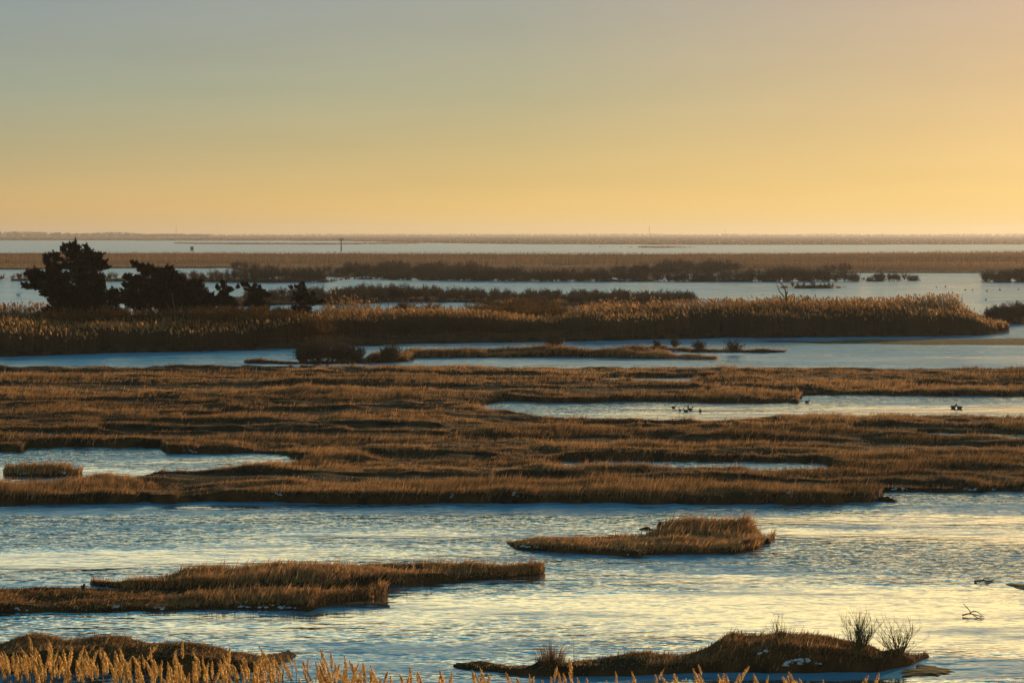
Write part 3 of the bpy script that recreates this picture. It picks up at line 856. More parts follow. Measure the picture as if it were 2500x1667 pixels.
# ------------------------------------------------------------------ cedars
def cedar(name, d, px0, base_py, blobs, trunk, limbs, label, zoom, n_per=900, size=.24):
    """blobs: (x, y, rx, ry) boughs in picture rows, spread in depth round the trunk"""
    ox, oy, k = zoom
    base = at(px0, base_py, d)
    r = empty(name, base)
    sc = d / F
    pts = [(ox + x * k, oy + y * k) for x, y in trunk]
    path = smooth_path(limb_path(pts, d), 2) - base
    V_, T_ = tube(path, np.linspace(.34 * size / .24, .05, len(path)), 7)
    P = Parts(); P.add(V_, T_)
    link("trunk", P.mesh("trunk", M_BARK, True), r)
    PL = Parts(); PF = Parts()
    tpath = path
    for i, (x, y, rx, ry) in enumerate(blobs):
        c = at(ox + x * k, oy + y * k, d) - base
        rx, ry = rx * k * sc, ry * k * sc
        t = tpath[np.argmin(np.abs(tpath[:, 2] - (c[2] - .6)))]
        reach = abs(c[0] - t[0])
        dep = random.uniform(-1, 1) * max(.5, min(3.2, 3.4 - reach * .45))
        c = c + np.array([0, dep, 0])
        mid = (t * .5 + c * .5) + np.array([0, 0, -.2])
        lp = smooth_path([t, mid, c], 2)
        V_, T_ = tube(lp, np.linspace(.09, .025, len(lp)), 4)
        PL.add(V_, T_)
        n = int(n_per * 1.3 * max(.12, rx * ry / 1.0))
        v = RNG.normal(0, 1, (n, 3)); v /= np.linalg.norm(v, axis=1)[:, None]
        wob = .55 + .8 * noise(v[:, 0] * 2.5 + i * 3.1, v[:, 2] * 2.5 + v[:, 1] * 2, i)
        pos = c + v * np.array([rx, min(max(rx, ry), 1.4) * .9, ry]) * (RNG.random(n) ** .45 * wob * .88)[:, None]
        out = v * .75 + np.array([0, 0, .5]) + RNG.normal(0, .35, (n, 3))
        out /= np.linalg.norm(out, axis=1)[:, None]
        L = size * RNG.uniform(.7, 1.8, n)
        sd = np.cross(out, RNG.normal(0, 1, (n, 3))); sd /= np.linalg.norm(sd, axis=1)[:, None]
        wv = sd * (L * .3)[:, None]
        PF.add(np.stack([pos - wv, pos + wv, pos + out * L[:, None]], 1).reshape(-1, 3), np.arange(3 * n).reshape(-1, 3), np.repeat(np.clip(RNG.normal(.4, .25, n), 0, 1), 3))
        # each bough ends in many pointed sprays of scale leaves
        ns = int(max(7, 28 * (rx * ry) ** .6))
        for q in range(ns):
            v = RNG.normal(0, 1, 3); v /= np.linalg.norm(v)
            o = c + v * np.array([rx, min(max(rx, ry), 1.4) * .9, ry]) * RNG.random() ** .5 * .85
            ax = v * np.array([1.0, .7, .5]) * .8 + np.array([0, 0, .8]) + RNG.normal(0, .35, 3)
            ax /= np.linalg.norm(ax)
            SLn = size * RNG.uniform(2.2, 5.2) * min(1, max(.4, min(rx, ry) / .7))
            n = int(n_per * .05)
            f = RNG.random(n)
            jit = RNG.normal(0, 1, (n, 3)) * (SLn * .14 * (1 - f) ** .8 + .01)[:, None]
            pos = o + ax * (f * SLn)[:, None] + jit
            out = ax + jit / (SLn * .22) * .55 + RNG.normal(0, .25, (n, 3))
            out /= np.linalg.norm(out, axis=1)[:, None]
            L = size * RNG.uniform(.6, 1.5, n)
            sd = np.cross(out, RNG.normal(0, 1, (n, 3))); sd /= np.linalg.norm(sd, axis=1)[:, None]
            wv = sd * (L * .19)[:, None]
            Vf = np.stack([pos - wv, pos + wv, pos + out * L[:, None]], 1).reshape(-1, 3)
            PF.add(Vf, np.arange(3 * n).reshape(-1, 3), np.repeat(np.clip(RNG.normal(.4, .25, n), 0, 1), 3))
    link("limbs", PL.mesh("limbs", M_BARK, True), r)
    link("crown", PF.mesh("crown", M_CEDAR), r)
    tag(r, label, "tree")

zA = (0, 560, 1 / 5.88)
big = [(1110, 290, 70, 85), (1050, 260, 25, 55), (1112, 262, 22, 50), (1178, 275, 22, 50), (928, 300, 34, 45), (925, 245, 14, 30), (640, 420, 26, 50), (665, 480, 40, 50), (810, 380, 85, 40), (790, 440, 60, 30),
       (950, 370, 70, 60), (1120, 420, 130, 90), (1295, 360, 40, 70), (1380, 390, 40, 50), (1330, 430, 80, 60), (1455, 440, 40, 50), (1500, 490, 40, 45), (1480, 545, 70, 40), (1400, 540, 110, 60), (1260, 560, 120, 80),
       (1080, 560, 130, 100), (900, 530, 100, 40), (720, 545, 90, 50), (800, 580, 110, 45), (660, 570, 45, 40), (560, 620, 60, 40), (390, 640, 55, 26), (470, 670, 70, 36), (600, 690, 110, 50), (760, 700, 120, 60),
       (950, 700, 150, 90), (1150, 720, 160, 100), (1330, 720, 120, 80), (1450, 760, 80, 70), (1490, 830, 50, 60), (500, 760, 90, 40), (420, 830, 70, 28), (380, 800, 40, 20), (560, 820, 100, 45), (720, 850, 130, 80), (930, 880, 170, 110),
       (1150, 900, 180, 110), (1350, 890, 140, 90), (640, 930, 90, 50), (800, 1010, 170, 90), (1050, 1040, 200, 100), (1300, 1030, 180, 100), (1480, 980, 90, 70), (1450, 1080, 120, 70), (950, 1120, 220, 70), (1250, 1130, 220, 70), (800, 1180, 160, 60), (1050, 1200, 200, 60), (1350, 1200, 200, 60), (1550, 1120, 90, 60), (1620, 1180, 120, 60)]
cedar("cedar_tree", 250., 187, 790, big, [(1100, 1350), (1090, 1000), (1100, 700), (1110, 300)], None, "tall broad dark cedar with ragged spires, largest tree at left", zA, n_per=1000)
zB = (0, 540, 1 / 2.767)
lean = [(935, 285, 18, 10), (965, 300, 26, 12), (1000, 318, 40, 16), (1050, 340, 50, 20), (1130, 325, 34, 12), (1160, 330, 26, 10), (1090, 365, 70, 25), (1180, 350, 26, 14), (950, 333, 32, 10), (1010, 350, 40, 16),
        (1150, 390, 70, 30), (1230, 395, 40, 24), (1060, 400, 80, 26), (870, 380, 36, 15), (920, 388, 40, 14), (960, 400, 60, 18), (870, 440, 45, 18), (930, 440, 70, 26), (1040, 450, 90, 40), (1160, 450, 90, 40), (1270, 440, 60, 36),
        (1320, 440, 36, 28), (1000, 500, 110, 40), (1130, 510, 110, 50), (1250, 500, 90, 45), (1340, 490, 60, 40), (1395, 510, 50, 30), (1440, 540, 46, 30), (900, 490, 60, 30), (850, 530, 60, 30), (960, 560, 120, 40), (1120, 570, 130, 40), (1270, 560, 110, 40), (1390, 565, 80, 34), (780, 545, 40, 30), (780, 480, 22, 22), (745, 510, 30, 30)]
cedar("cedar_tree", 246., 395, 790, lean, [(1090, 700), (1090, 560), (1070, 440), (1020, 350), (935, 285)], None, "wind-leaned dark cedar sloping down to the right, beside the largest cedar", zB, n_per=1000)
zC = (400, 560, 1 / 4.704)
cedar("cedar_tree", 243., 553, 785, [(718, 610, 10, 28), (716, 650, 22, 26), (700, 690, 40, 26), (650, 660, 12, 20), (640, 680, 20, 20), (740, 700, 45, 30), (790, 690, 30, 16), (820, 670, 14, 12), (710, 750, 70, 40), (660, 730, 40, 24), (720, 800, 110, 40), (710, 850, 150, 50), (720, 930, 130, 50)],
      [(718, 1060), (716, 800), (718, 600)], None, "small pointed cedar, leftmost of the three small ones right of the leaning cedar", zC, n_per=1800, size=.15)
cedar("cedar_tree", 244., 620, 785, [(945, 625, 16, 26), (965, 660, 30, 26), (915, 650, 14, 18), (930, 690, 26, 20), (985, 690, 45, 26), (1035, 650, 12, 24), (1050, 690, 40, 24), (1110, 670, 12, 22), (1110, 710, 45, 26), (1170, 720, 36, 24), (1020, 740, 80, 36), (1130, 750, 60, 30), (1190, 760, 26, 20), (1050, 790, 100, 30), (1060, 840, 160, 44), (1060, 920, 130, 50)],
      [(1030, 1060), (1010, 800), (960, 640)], None, "small ragged many-topped cedar, middle of the three small ones", zC, n_per=1800, size=.15)
cedar("cedar_tree", 242., 742, 790, [(1578, 625, 10, 20), (1580, 655, 24, 20), (1560, 690, 40, 24), (1600, 700, 40, 24), (1510, 670, 30, 10), (1490, 665, 16, 8), (1560, 740, 70, 30), (1640, 750, 50, 24), (1710, 750, 22, 24), (1590, 790, 90, 34), (1610, 840, 150, 44), (1610, 910, 120, 50), (1690, 800, 50, 26), (1760, 850, 36, 14), (1810, 830, 24, 10)],
      [(1590, 1080), (1585, 800), (1578, 620)], None, "small cedar with side branch drooping right, rightmost of the three small ones", zC, n_per=1800, size=.15)

# dark brush at the cedars' feet
sp = []
for k in range(320):
    px = random.uniform(470, 800); d = random.uniform(231, 246)
    sp.append(((px - CX) / F * d, d, .3, random.uniform(2.7, 4.4) * np.interp(px, [470, 640, 740, 800], [1., 1.02, .95, .75])))
for k in range(70):
    px = random.uniform(1150, 1390); d = random.uniform(262, 288)
    sp.append(((px - CX) / F * d, d, .3, random.uniform(2.6, 3.8)))
for k in range(220):
    px = random.uniform(60, 790); d = random.uniform(238, 247)
    sp.append(((px - CX) / F * d, d, .3, random.uniform(3.2, 4.3) * np.interp(px, [60, 110, 250, 560, 640, 720, 790], [.75, .95, 1., 1., 1.0, .95, .7])))
thicket("cedar_brush", sp, M_RUST, "dark brown brush tangled round the feet of the cedars and in the dip of the reed bed", 1.0, "brush")

# ------------------------------------------------------------------ far shore
def treeline():
    P = Parts()
    xs = np.arange(-6200, 6200, 9.)
    for x in xs:
        d = 11200. + random.uniform(-60, 60)
        px = CX + x / d * F
        h = 7.5 + 5.0 * noise(np.array([x * .004]), np.array([0.]), 5)[0] + 3 * noise(np.array([x * .02]), np.array([0.]), 6)[0]
        n = 9
        q = np.stack([x + RNG.normal(0, 7, n), d + RNG.normal(0, 6, n), h * RNG.uniform(.15, 1.0, n)], 1)
        Vb, Tb, Cb = blades(q - np.array([0, 0, 2.5]), RNG.uniform(2.5, 5.5, n), RNG.uniform(6, 14, n), RNG.uniform(0, 6.28, n), RNG.uniform(0, .6, n), bend=False)
        P.add(Vb, Tb, Cb)
    tag(link("distant_wood", P.mesh("distant_wood", M_FARTREE)), "faint blue-grey wood along the whole horizon", "woodland", kind="stuff")
    P = Parts()
    for x in np.arange(-3400, -1250, 5.):
        d = 8200. + random.uniform(-60, 60)
        px = CX + x / d * F
        h = np.interp(px, [-200, 60, 130, 200, 270, 350, 480, 560], [19, 21, 22, 17, 20, 15, 12, 8]) * (.8 + .4 * noise(np.array([x * .01]), np.array([0.]), 8)[0])
        n = 16
        q = np.stack([x + RNG.normal(0, 6, n), d + RNG.normal(0, 12, n), h * RNG.uniform(.05, .9, n)], 1)
        Vb, Tb, Cb = blades(q - np.array([0, 0, 2.]), RNG.uniform(3, 6, n), RNG.uniform(5, 11, n), RNG.uniform(0, 6.28, n), RNG.uniform(0, .6, n), bend=False)
        P.add(Vb, Tb, Cb)
    tag(link("distant_wood", P.mesh("distant_wood", M_FARTREE)), "taller hazy blue wood on the horizon at left", "woodland", kind="stuff")
treeline()

def mast(px, ytop, label):
    d = 8800.
    base = np.array([(px - CX) / F * d, d, 0.])
    h = HC - (ytop - HZ) * d / F
    r = empty("radio_mast", base)
    w = 1.3
    P = Parts(); Q = Parts()
    for k in range(3):
        a = k * 2.094
        V_, T_ = tube([(w * math.cos(a), w * math.sin(a), 0), (w * .5 * math.cos(a), w * .5 * math.sin(a), h)], .38, 4); P.add(V_, T_)
        for q in range(12):
            z0, z1 = h * q / 12, h * (q + 1) / 12
            a2 = a + 2.094
            V_, T_ = tube([(w * (1 - .5 * q / 12) * math.cos(a), w * (1 - .5 * q / 12) * math.sin(a), z0), (w * (1 - .5 * (q + 1) / 12) * math.cos(a2), w * (1 - .5 * (q + 1) / 12) * math.sin(a2), z1)], .2, 3); Q.add(V_, T_)
    link("legs", P.mesh("legs", M_POLE), r); link("bracing", Q.mesh("bracing", M_POLE), r)
    V_, T_ = tube([(0, 0, h), (0, 0, h + 5)], .22, 4); P = Parts(); P.add(V_, T_)
    link("antenna", P.mesh("antenna", M_POLE), r)
    tag(r, label, "mast", "masts on the horizon")
mast(430, 552, "faint lattice mast on the horizon at left, above the leaning cedar")
mast(1585, 551, "tallest faint lattice mast on the horizon, right of centre")
mast(1770, 561, "shortest faint lattice mast on the horizon, above the dead tree")

def marker_pole():
    p = W(833, 611.5, 0.5)
    d = p[1]; s = d / F
    r = empty("marker_pole", p)
    def bx(name, c, h, mat):
        x, y, z = c; a, b, e = h
        V_ = np.array([(x + i * a, y + j * b, z + k * e) for i in (-1, 1) for j in (-1, 1) for k in (-1, 1)])
        T_ = [(0, 1, 3), (0, 3, 2), (4, 6, 7), (4, 7, 5), (0, 4, 5), (0, 5, 1), (2, 3, 7), (2, 7, 6), (0, 2, 6), (0, 6, 4), (1, 5, 7), (1, 7, 3)]
        P = Parts(); P.add(V_, T_); link(name, P.mesh(name, mat), r)
    V_, T_ = tube([(0, 0, -.5), (0, 0, 29 * s)], [.48, .4], 8); P = Parts(); P.add(V_, T_); link("pole", P.mesh("pole", M_POLE, True), r)
    V_, T_ = tube([(0, 0, 29 * s), (0, 0, 37 * s)], .12, 5); P = Parts(); P.add(V_, T_); link("finial", P.mesh("finial", M_POLE), r)
    bx("crossarm", (0, 0, 26 * s), (5.0 * s, .18, .22), M_POLE)
    for q in (-1, 1):
        bx("lamp_box", (q * 4.6 * s, 0, 28 * s + .1), (1.3 * s, .35, 1.5 * s), M_LAMPBOX)
    bx("ladder_box", (0.2, -.4, 12 * s), (.45, .2, .5), M_LAMPBOX)
    tag(r, "tall marker pole with crossarm and two boxes standing at the far bay shore", "pole")
marker_pole()
def hide():
    p = W(469, 611.5, .5); s = p[1] / F
    r = empty("hunting_blind", p)
    V_ = np.array([(x, y, z) for x in (-1.1, 1.1) for y in (-1, 1) for z in (-.2, 2.2)])
    T_ = [(0, 1, 3), (0, 3, 2), (4, 6, 7), (4, 7, 5), (0, 4, 5), (0, 5, 1), (2, 3, 7), (2, 7, 6)]
    P = Parts(); P.add(V_, T_); link("walls", P.mesh("walls", M_POLE), r)
    V_ = np.array([(-1.4, -1.3, 2.2), (1.4, -1.3, 2.2), (1.4, 1.3, 2.2), (-1.4, 1.3, 2.2), (-1.2, 0, 2.9), (1.2, 0, 2.9)])
    T_ = [(0, 1, 5), (0, 5, 4), (2, 3, 4), (2, 4, 5), (0, 4, 3), (1, 2, 5), (0, 2, 1), (0, 3, 2)]
    P = Parts(); P.add(V_, T_); link("roof", P.mesh("roof", M_POLE), r)
    tag(r, "tiny dark hut-like box on the far bay shore at left", "hut")
hide()

# ------------------------------------------------------------------ birds
def duck_meshes(seed, mat):
    V1, T1 = blob((0, 0, .07), (.19, .085, .085), 12, 8)
    V1[:, 2] += np.clip(-V1[:, 0] - .1, 0, 1) * .5              # lifted tail
    P = Parts(); P.add(V1, T1)
    neck = smooth_path([(.13, 0, .09), (.17, 0, .16), (.18, 0, .20)], 1)
    V2, T2 = tube(neck, np.linspace(.045, .035, len(neck)), 7); P.add(V2, T2)
    V3, T3 = blob((.195, 0, .215), (.055, .042, .045), 9, 6); P.add(V3, T3)
    body = P.mesh("body", mat, True)
    V4, T4 = blob((.265, 0, .205), (.035, .018, .010), 7, 5)
    P = Parts(); P.add(V4, T4); bill = P.mesh("bill", M_BILL, True)
    P = Parts()
    for q in (-1, 1):
        V5, T5 = blob((-.03, q * .078, .085), (.13, .016, .05), 9, 6); P.add(V5, T5)
    wing = P.mesh("wings", mat, True)
    return body, bill, wing
DK = duck_meshes(1, M_DUCK); SW = duck_meshes(2, M_DUCKW)
def duck(px, py, rz, sc, label, ms=DK, name="duck", cat="duck", group=None):
    r = empty(name, W(px, py)); r.rotation_euler = (0, 0, rz); r.scale = (sc,) * 3
    link("body", ms[0], r); link("bill", ms[1], r); link("wings", ms[2], r)
    tag(r, label, cat, group)
G1 = "ducks on the golden pool"
duck(1644, 996, 0.3, .8, "dark duck farthest left and back on the golden pool", group=G1)
duck(1660, 1003, 1.9, .9, "upright dark duck at the left front of the golden pool group", group=G1)
duck(1675, 1005, 3.0, 1.0, "dark duck lowest in the golden pool group, touching its neighbour", group=G1)
duck(1685, 1001, 0.1, 1.0, "dark duck just behind the lowest one of the golden pool group", group=G1)
duck(1680, 995, 1.4, .8, "small dark duck at the back of the golden pool group", group=G1)
duck(1710, 1005, 1.7, 1.0, "dark duck at the right end of the golden pool group", group=G1)
duck(1970, 983, 0.1, .95, "lone dark duck off the tip of the grass spit in the golden pool", group=G1)
duck(2327, 996, 0.2, 1.2, "left duck of the pair at the right side of the golden pool", group=G1)
duck(2343, 997, 2.9, 1.2, "right duck of the pair at the right side of the golden pool", group=G1)
G2 = "dark ducks strung along the far lagoon at right"
for px, py in ((2357, 709), (2374, 709.5), (2409, 712), (2441, 708.5), (2487, 708), (2286, 702), (2308, 700.5), (2407, 733)):
    duck(px, py, random.uniform(0, 6), 1.5, "tiny dark duck on the far lagoon at right", name="duck", group=G2)
duck(45, 722, 0.0, 3.0, "white swan resting on the blue lagoon left of the largest cedar", SW, "swan", "swan")

# ------------------------------------------------------------------ driftwood, logs, clods
def drift(px, py, paths, label, rad, name="driftwood_branch", cat="driftwood"):
    base = W(px, py)
    r = empty(name, base)
    P = Parts()
    main = True
    for pts in paths:
        p = smooth_path(np.array(pts, float), 2)
        V_, T_ = tube(p, np.linspace(rad if main else rad * .6, rad * .3, len(p)), 6)
        P.add(V_, T_)
        link("bough" if main else "twig", P.mesh("bough" if main else "twig", M_DEAD, True), r)
        P = Parts(); main = False
    tag(r, label, cat)
drift(2375, 1504, [[(-.35, 0, .04), (-.1, .1, .09), (.1, -.1, .06), (.32, -.3, .05)], [(-.1, .1, .08), (.15, .35, .15), (.33, .1, .03)], [(-.02, .2, .1), (-.12, .35, .25), (-.22, .5, .34)], [(0, 0, .07), (.05, -.6, .03), (.3, -.4, .03)], [(-.3, 0, .05), (-.38, -.2, .08)]],
      "forked driftwood branch lying on the water near the right edge", .03)
drift(2405, 1421, [[(-.4, 0, .03), (-.1, 0, .09), (.2, 0, .03), (.42, .3, .05)], [(-.1, 0, .06), (.1, .4, .12), (.3, .6, .02)]], "dark low driftwood on the brown shoal at the right edge", .05)
drift(900, 1478, [[(-.9, 0, .0), (-.3, 0, .07), (.3, 0, .07), (.75, -.2, .02)], [(.3, .1, .06), (.65, .3, .03)]], "flat dark log in the water under the end of the left island", .10, "fallen_log", "log")
drift(203, 1460, [[(0, 0, .2), (.02, 0, .42), (.05, .02, .52)], [(.0, 0, .36), (-.08, .02, .46)]], "short dark stump in the grass of the left island", .10, "tree_stump", "stump")
def clod(px, py, r, seed, label, mat=M_GROUND):
    p = W(px, py); V_, T_ = blob((0, 0, 0), r, 16, 9, .9, seed)
    P = Parts(); P.add(V_, T_)
    o = link("mud_clod", P.mesh("mud_clod", mat, True), None, p)
    tag(o, label, "clod")
clod(1580, 1292, (.30, .25, .09), 3, "flat dark mud clod on the water behind the small island's tall end")
clod(1612, 1287, (.22, .3, .2), 4, "rounded dark mud clod touching the small island's tall end")
clod(1875, 1325, (.16, .25, .16), 8, "dark shaggy clod at the right tip of the small island")
clod(2162, 1222, (.35, .5, .20), 9, "larger dark clod off the right tip of the cordgrass plain")
clod(2180, 1223, (.22, .4, .13), 10, "smaller dark clod farther off the right tip of the cordgrass plain")

# mud shoals
def shoal(pts, hgt, label, seed):
    q = np.array([W(px, py)[:2] for px, py in pts]); c = q.mean(0)
    V_ = [(c[0], c[1], hgt)]; T_ = []; m = 40; rings = (.35, .7, 1.0)
    ang = np.linspace(0, len(q), m, endpoint=False)
    per = np.array([q[int(a) % len(q)] * (1 - a % 1) + q[(int(a) + 1) % len(q)] * (a % 1) for a in ang])
    for k, f in enumerate(rings):
        for j in range(m):
            e = c + (per[j] - c) * f * (1 + (.6 * (noise(np.array([j * .6]), np.array([k * 1.]), seed)[0] - .5)))
            V_.append((e[0], e[1], hgt * (1 - f ** 2) * (.6 + .8 * noise(np.array([e[0] * .8]), np.array([e[1] * .8]), seed)[0]) - (.04 if f == 1 else 0)))
    for j in range(m):
        T_.append((0, 1 + j, 1 + (j + 1) % m))
        for k in range(2):
            a, b = 1 + k * m + j, 1 + k * m + (j + 1) % m
            T_ += [(a, a + m, b + m), (a, b + m, b)]
    tag(link("mud_shoal", mesh_tris("mud_shoal", V_, T_, M_MUD, smooth=True)), label, "mud", kind="structure")
shoal([(2180, 1640), (2230, 1618), (2300, 1622), (2350, 1640), (2300, 1652), (2200, 1655)], .03, "brown mud spit off the bottom right island", 2)
shoal([(2440, 1425), (2540, 1415), (2620, 1440), (2500, 1452)], .04, "dark shoal at the right edge of the near water", 3)
shoal([(1850, 833), (2100, 829), (2600, 822), (2650, 843), (2300, 843), (2000, 839)], .09, "brown shallow along the front of the reed bed at right", 4)

# snow left along the banks
def snow():
    P = Parts()
    spots = []
    for px, py, n, w in ((1510, 1360, 3, 12), (1290, 1338, 4, 18), (1620, 1356, 2, 8), (1970, 1618, 7, 10), (1930, 1626, 5, 12), (1860, 1595, 2, 8), (690, 1486, 5, 14), (600, 1482, 3, 10), (390, 1484, 3, 8), (285, 1482, 3, 6), (50, 1490, 2, 6),
                     (320, 1419, 3, 14), (85, 1062, 4, 10), (135, 1062, 4, 10), (55, 942, 3, 8), (90, 943, 2, 8), (310, 1104, 4, 12), (470, 1106, 3, 10), (1100, 1213, 2, 5), (1255, 1208, 2, 6), (680, 1206, 2, 6), (2200, 1195, 4, 8), (2370, 1196, 4, 10), (2420, 1197, 2, 6),
                     (1925, 1203, 2, 4), (2205, 1091, 3, 8), (50, 1156, 3, 6), (155, 1156, 2, 3), (1190, 1608, 3, 10), (1240, 1345, 3, 6), (1985, 703, 6, 30), (1930, 703, 4, 14)):
        for k in range(2 * n):
            x, y = px + random.gauss(0, w * 1.2), py + random.gauss(0, 2)
            d0 = HC * F / (y - HZ); u = (x - CX) / F
            dd = np.linspace(d0 - max(6, d0 * .12), d0, 160)
            gz = ground_z(u * dd, dd); hit = np.nonzero(gz >= HC - (y - HZ) * dd / F)[0]
            if not len(hit): continue
            e = dd[hit[0]]; q = np.array([u * e, e, 0]); z = float(gz[hit[0]])
            if z < .03: continue
            s = random.uniform(.02, .055) * (2.5 if py < 720 else 1)
            V_, T_ = blob((q[0], q[1], z + .01), (s * 1.6, s, s * .6), 9, 6, .9, random.randint(0, 99))
            P.add(V_, T_)
    tag(link("snow_patch", P.mesh("snow_patch", M_SNOW, True)), "scraps of snow lying along the dark marsh banks", "snow", kind="stuff")
snow()

# ------------------------------------------------------------------ foreground reeds
def plume_mesh(seed, L):
    """a feathery panicle: drooping side sprays of slim spikelets about a bent axis"""
    rnd = np.random.default_rng(seed)
    P = Parts()
    n = 230
    f = rnd.random(n) ** .8
    bend = rnd.uniform(.05, .42) * L
    ax = np.stack([-bend * f ** 2, 0 * f, L * f * .92], 1)
    wid = L * .088 * np.sin(np.clip(f * .93 + .10, 0, 1) * math.pi) ** .8
    a = rnd.uniform(0, 6.28, n)
    off = np.stack([np.cos(a), np.sin(a), 0 * a], 1) * (wid * rnd.random(n) ** .6)[:, None]
    off[:, 0] -= wid * .4
    p = ax + off
    out = off / (np.linalg.norm(off, axis=1)[:, None] + 1e-6) * .45 + np.array([-.15, 0, .85]) + rnd.normal(0, .22, (n, 3))
    out /= np.linalg.norm(out, axis=1)[:, None]
    ln = rnd.uniform(.035, .075, n)
    sd = np.cross(out, rnd.normal(0, 1, (n, 3))); sd /= np.linalg.norm(sd, axis=1)[:, None]
    sd *= (ln * .13)[:, None]
    V_ = np.stack([p - out * (ln * .4)[:, None], p + sd, p - sd, p + out * (ln * .6)[:, None]], 1).reshape(-1, 3)
    q = np.arange(n)[:, None] * 4
    P.add(V_, np.concatenate([q + np.array([[0, 1, 2]]), q + np.array([[1, 3, 2]])]), np.repeat(np.clip(rnd.normal(.45, .38, n), 0, 1), 4))
    V_, T_ = tube(np.stack([-bend * np.linspace(0, 1, 6) ** 2, np.zeros(6), L * .9 * np.linspace(0, 1, 6)], 1), np.linspace(.006, .002, 6), 3)
    P.add(V_, T_, .3)
    return P.mesh("plume", M_PLUMEN)
def stem_mesh(seed, L):
    P = Parts()
    V_, T_ = tube([(0, 0, 0), (.01, 0, L * .5), (0, 0, L)], [.009, .007, .005], 4); P.add(V_, T_, .6)
    return P.mesh("stem", M_REEDST)
def leaf_mesh(seed, L):
    rnd = np.random.default_rng(seed)
    n = 5
    root = np.stack([np.zeros(n), np.zeros(n), rnd.uniform(.35, .88, n) * L], 1)
    Vb, Tb, Cb = blades(root, rnd.uniform(.3, .55, n), np.full(n, .022), rnd.uniform(0, 6.28, n), rnd.uniform(.4, 1.0, n), bend=True)
    P = Parts(); P.add(Vb, Tb, Cb)
    return P.mesh("leaves", M_REEDST)
NV = 10
PLM = [plume_mesh(500 + k, random.uniform(.38, .54)) for k in range(NV)]
SL = 3.1
STM = [stem_mesh(600 + k, SL) for k in range(NV)]
LFM = [leaf_mesh(700 + k, SL) for k in range(NV)]
def fore_top(px):
    return -8 + np.interp(px, [0, 200, 450, 640, 760, 900, 1000, 1120, 1300, 1500, 1800, 2120], [1575, 1575, 1595, 1592, 1604, 1618, 1632, 1644, 1646, 1648, 1648, 1650])
def reed(px, tip_y, d, label, group):
    k = random.randrange(NV)
    tip = at(px, tip_y, d)
    h = tip[2] - .40
    r = empty("common_reed", (tip[0], tip[1], 0))
    r.rotation_euler = (random.gauss(0, .03), random.gauss(0, .035), 0)
    r.scale = (1, 1, h / SL)
    s = link("stem", STM[k], r)
    lf = link("leaves", LFM[k], r)
    lf.rotation_euler = (0, 0, random.uniform(0, 6.28))
    p = link("plume", PLM[(k * 3 + random.randrange(NV)) % NV], r, (0, 0, SL - .03))
    sc = random.uniform(.55, 1.1)
    p.scale = (sc, sc, sc * SL / h)
    p.rotation_euler = (random.gauss(0, .12), random.gauss(-.03, .12), random.choice([0, 0, 0, math.pi]) + random.gauss(0, .7))
    return tag(r, label, "reed", group)
GR = "golden reeds of the foreground fringe"
GL = "dry golden reed with a feathery plume in the foreground fringe along the bottom edge"
tall = [(58, 1547), (100, 1552), (135, 1560), (190, 1563), (253, 1563), (287, 1575), (363, 1564), (376, 1563), (423, 1575), (440, 1562), (500, 1584), (545, 1583), (572, 1592), (672, 1583), (687, 1580), (703, 1580), (724, 1594), (748, 1594), (774, 1583), (785, 1583), (814, 1592), (834, 1604), (848, 1595), (866, 1602), (886, 1606), (900, 1604)]
lone = [(1176, 1622, "single plume before the left tip of the bottom right island"), (1337, 1610, "tallest lone plume right of centre, before the grass mound"), (1404, 1616, "second tall lone plume right of centre, before the bare twigs"), (1587, 1612, "lone bent plume before the middle of the bottom right island"),
        (1720, 1605, "lone tall plume left of the snow patch"), (1812, 1620, "lone plume before the snow patch"), (1862, 1630, "left plume of a close pair below the snow patch"), (1870, 1635, "right plume of a close pair below the snow patch"), (1922, 1648, "short lone plume below the densest shrub's left"), (2105, 1642, "left plume of the last pair at the right end of the fringe"), (2120, 1644, "right drooping plume of the last pair at the right end of the fringe")]
for px, py in tall:
    reed(px, py, random.uniform(43, 47), GL, GR)
for px, py, lab in lone:
    reed(px, py, random.uniform(42, 46), "golden reed, " + lab, GR)
for k in range(256):
    px = random.uniform(-20, 1000) if k < 190 else random.uniform(1000, 2000)
    reed(px, fore_top(px) + (abs(random.gauss(0, 26)) + 8 if k < 190 else random.uniform(-4, 16)), random.uniform(40, 47), GL, GR)
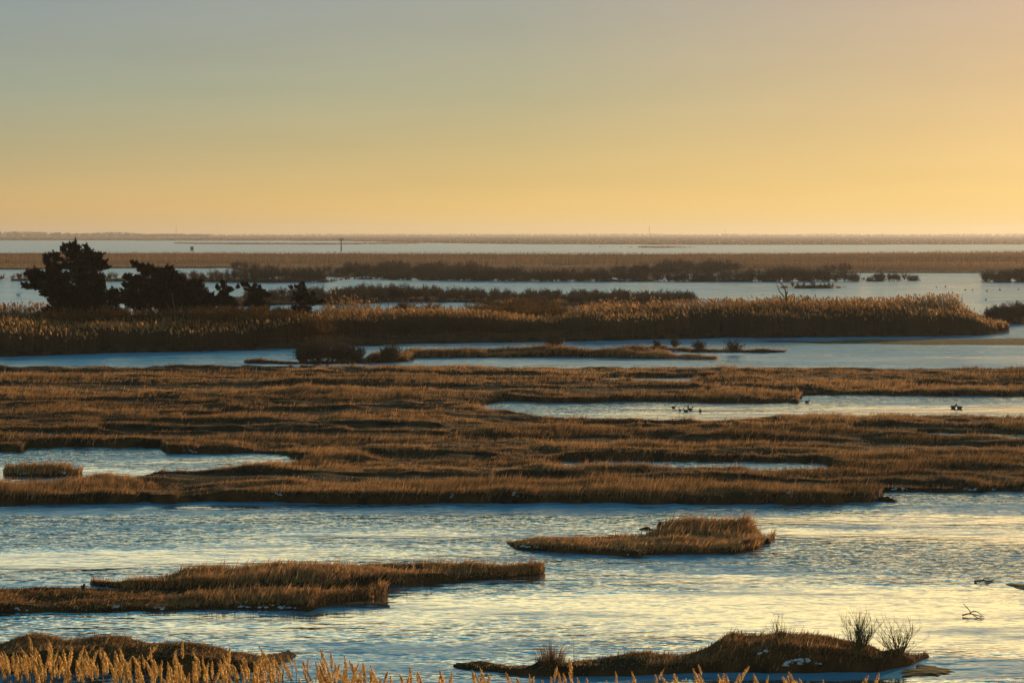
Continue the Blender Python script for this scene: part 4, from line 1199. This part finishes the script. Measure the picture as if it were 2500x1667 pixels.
def fore_back():
    n = 190
    px = np.concatenate([RNG.uniform(-600, 1000, n), RNG.uniform(2150, 3100, 40)])
    d = RNG.uniform(39, 47, len(px))
    tipy = fore_top(np.clip(px, 0, 2100)) + np.abs(RNG.normal(0, 30, len(px))) + 28
    z = HC - (tipy - HZ) * d / F
    P = Parts()
    x = (px - CX) / F * d
    m = len(px)
    for i in range(m):
        me_k = random.randrange(NV)
        V_, T_ = tube([(x[i], d[i], 0), (x[i], d[i], z[i] - .35)], [.009, .005], 3); P.add(V_, T_, .6, 0)
    root = np.stack([x, d, z - RNG.uniform(.5, 1.6, m)], 1)
    for q in range(4):
        Vb, Tb, Cb = blades(root - np.array([0, 0, .25 * q]), RNG.uniform(.3, .6, m), np.full(m, .022), RNG.uniform(0, 6.28, m), RNG.uniform(.3, 1.0, m), bend=True)
        P.add(Vb, Tb, Cb, 0)
    src = []
    for me in PLM:
        v = np.empty(len(me.vertices) * 3, np.float32); me.vertices.foreach_get("co", v)
        t = np.empty(len(me.loops), np.int32); me.loops.foreach_get("vertex_index", t)
        a = np.empty(len(me.vertices), np.float32); me.attributes["tint"].data.foreach_get("value", a)
        src.append((v.reshape(-1, 3), t.reshape(-1, 3), a))
    for i in range(m):
        v, t, a = src[random.randrange(NV)]
        an = random.gauss(0, .8); c, s = math.cos(an), math.sin(an)
        P.add(v @ np.array([[c, s, 0], [-s, c, 0], [0, 0, 1]]) * random.uniform(.75, 1.1) + np.array([x[i], d[i], z[i] - .38]), t, a, 1)
    tag(link("reed_fringe", P.mesh("reed_fringe", [M_REEDST, M_PLUMEN])), "mass of golden reeds filling in behind the foreground plumes at bottom left", "reeds", kind="stuff")
fore_back()

# ------------------------------------------------------------------ haze
def haze():
    m, N, L = new_mat("haze")
    v = N.new("ShaderNodeVolumePrincipled")
    v.inputs["Color"].default_value = (.62, .60, .60, 1)
    v.inputs["Density"].default_value = .00008
    v.inputs["Anisotropy"].default_value = .4
    o = N.new("ShaderNodeOutputMaterial"); L.new(v.outputs[0], o.inputs["Volume"])
    x0, x1, y0, y1, z0, z1 = -9000, 9000, -30, 14500, -1.6, 62
    V_ = np.array([(x, y, z) for x in (x0, x1) for y in (y0, y1) for z in (z0, z1)])
    T_ = [(0, 1, 3), (0, 3, 2), (4, 6, 7), (4, 7, 5), (0, 4, 5), (0, 5, 1), (2, 3, 7), (2, 7, 6), (0, 2, 6), (0, 6, 4), (1, 5, 7), (1, 7, 3)]
    tag(link("haze", mesh_tris("haze", V_, T_, m)), "thin golden haze over the whole marsh", "haze", kind="stuff")
haze()
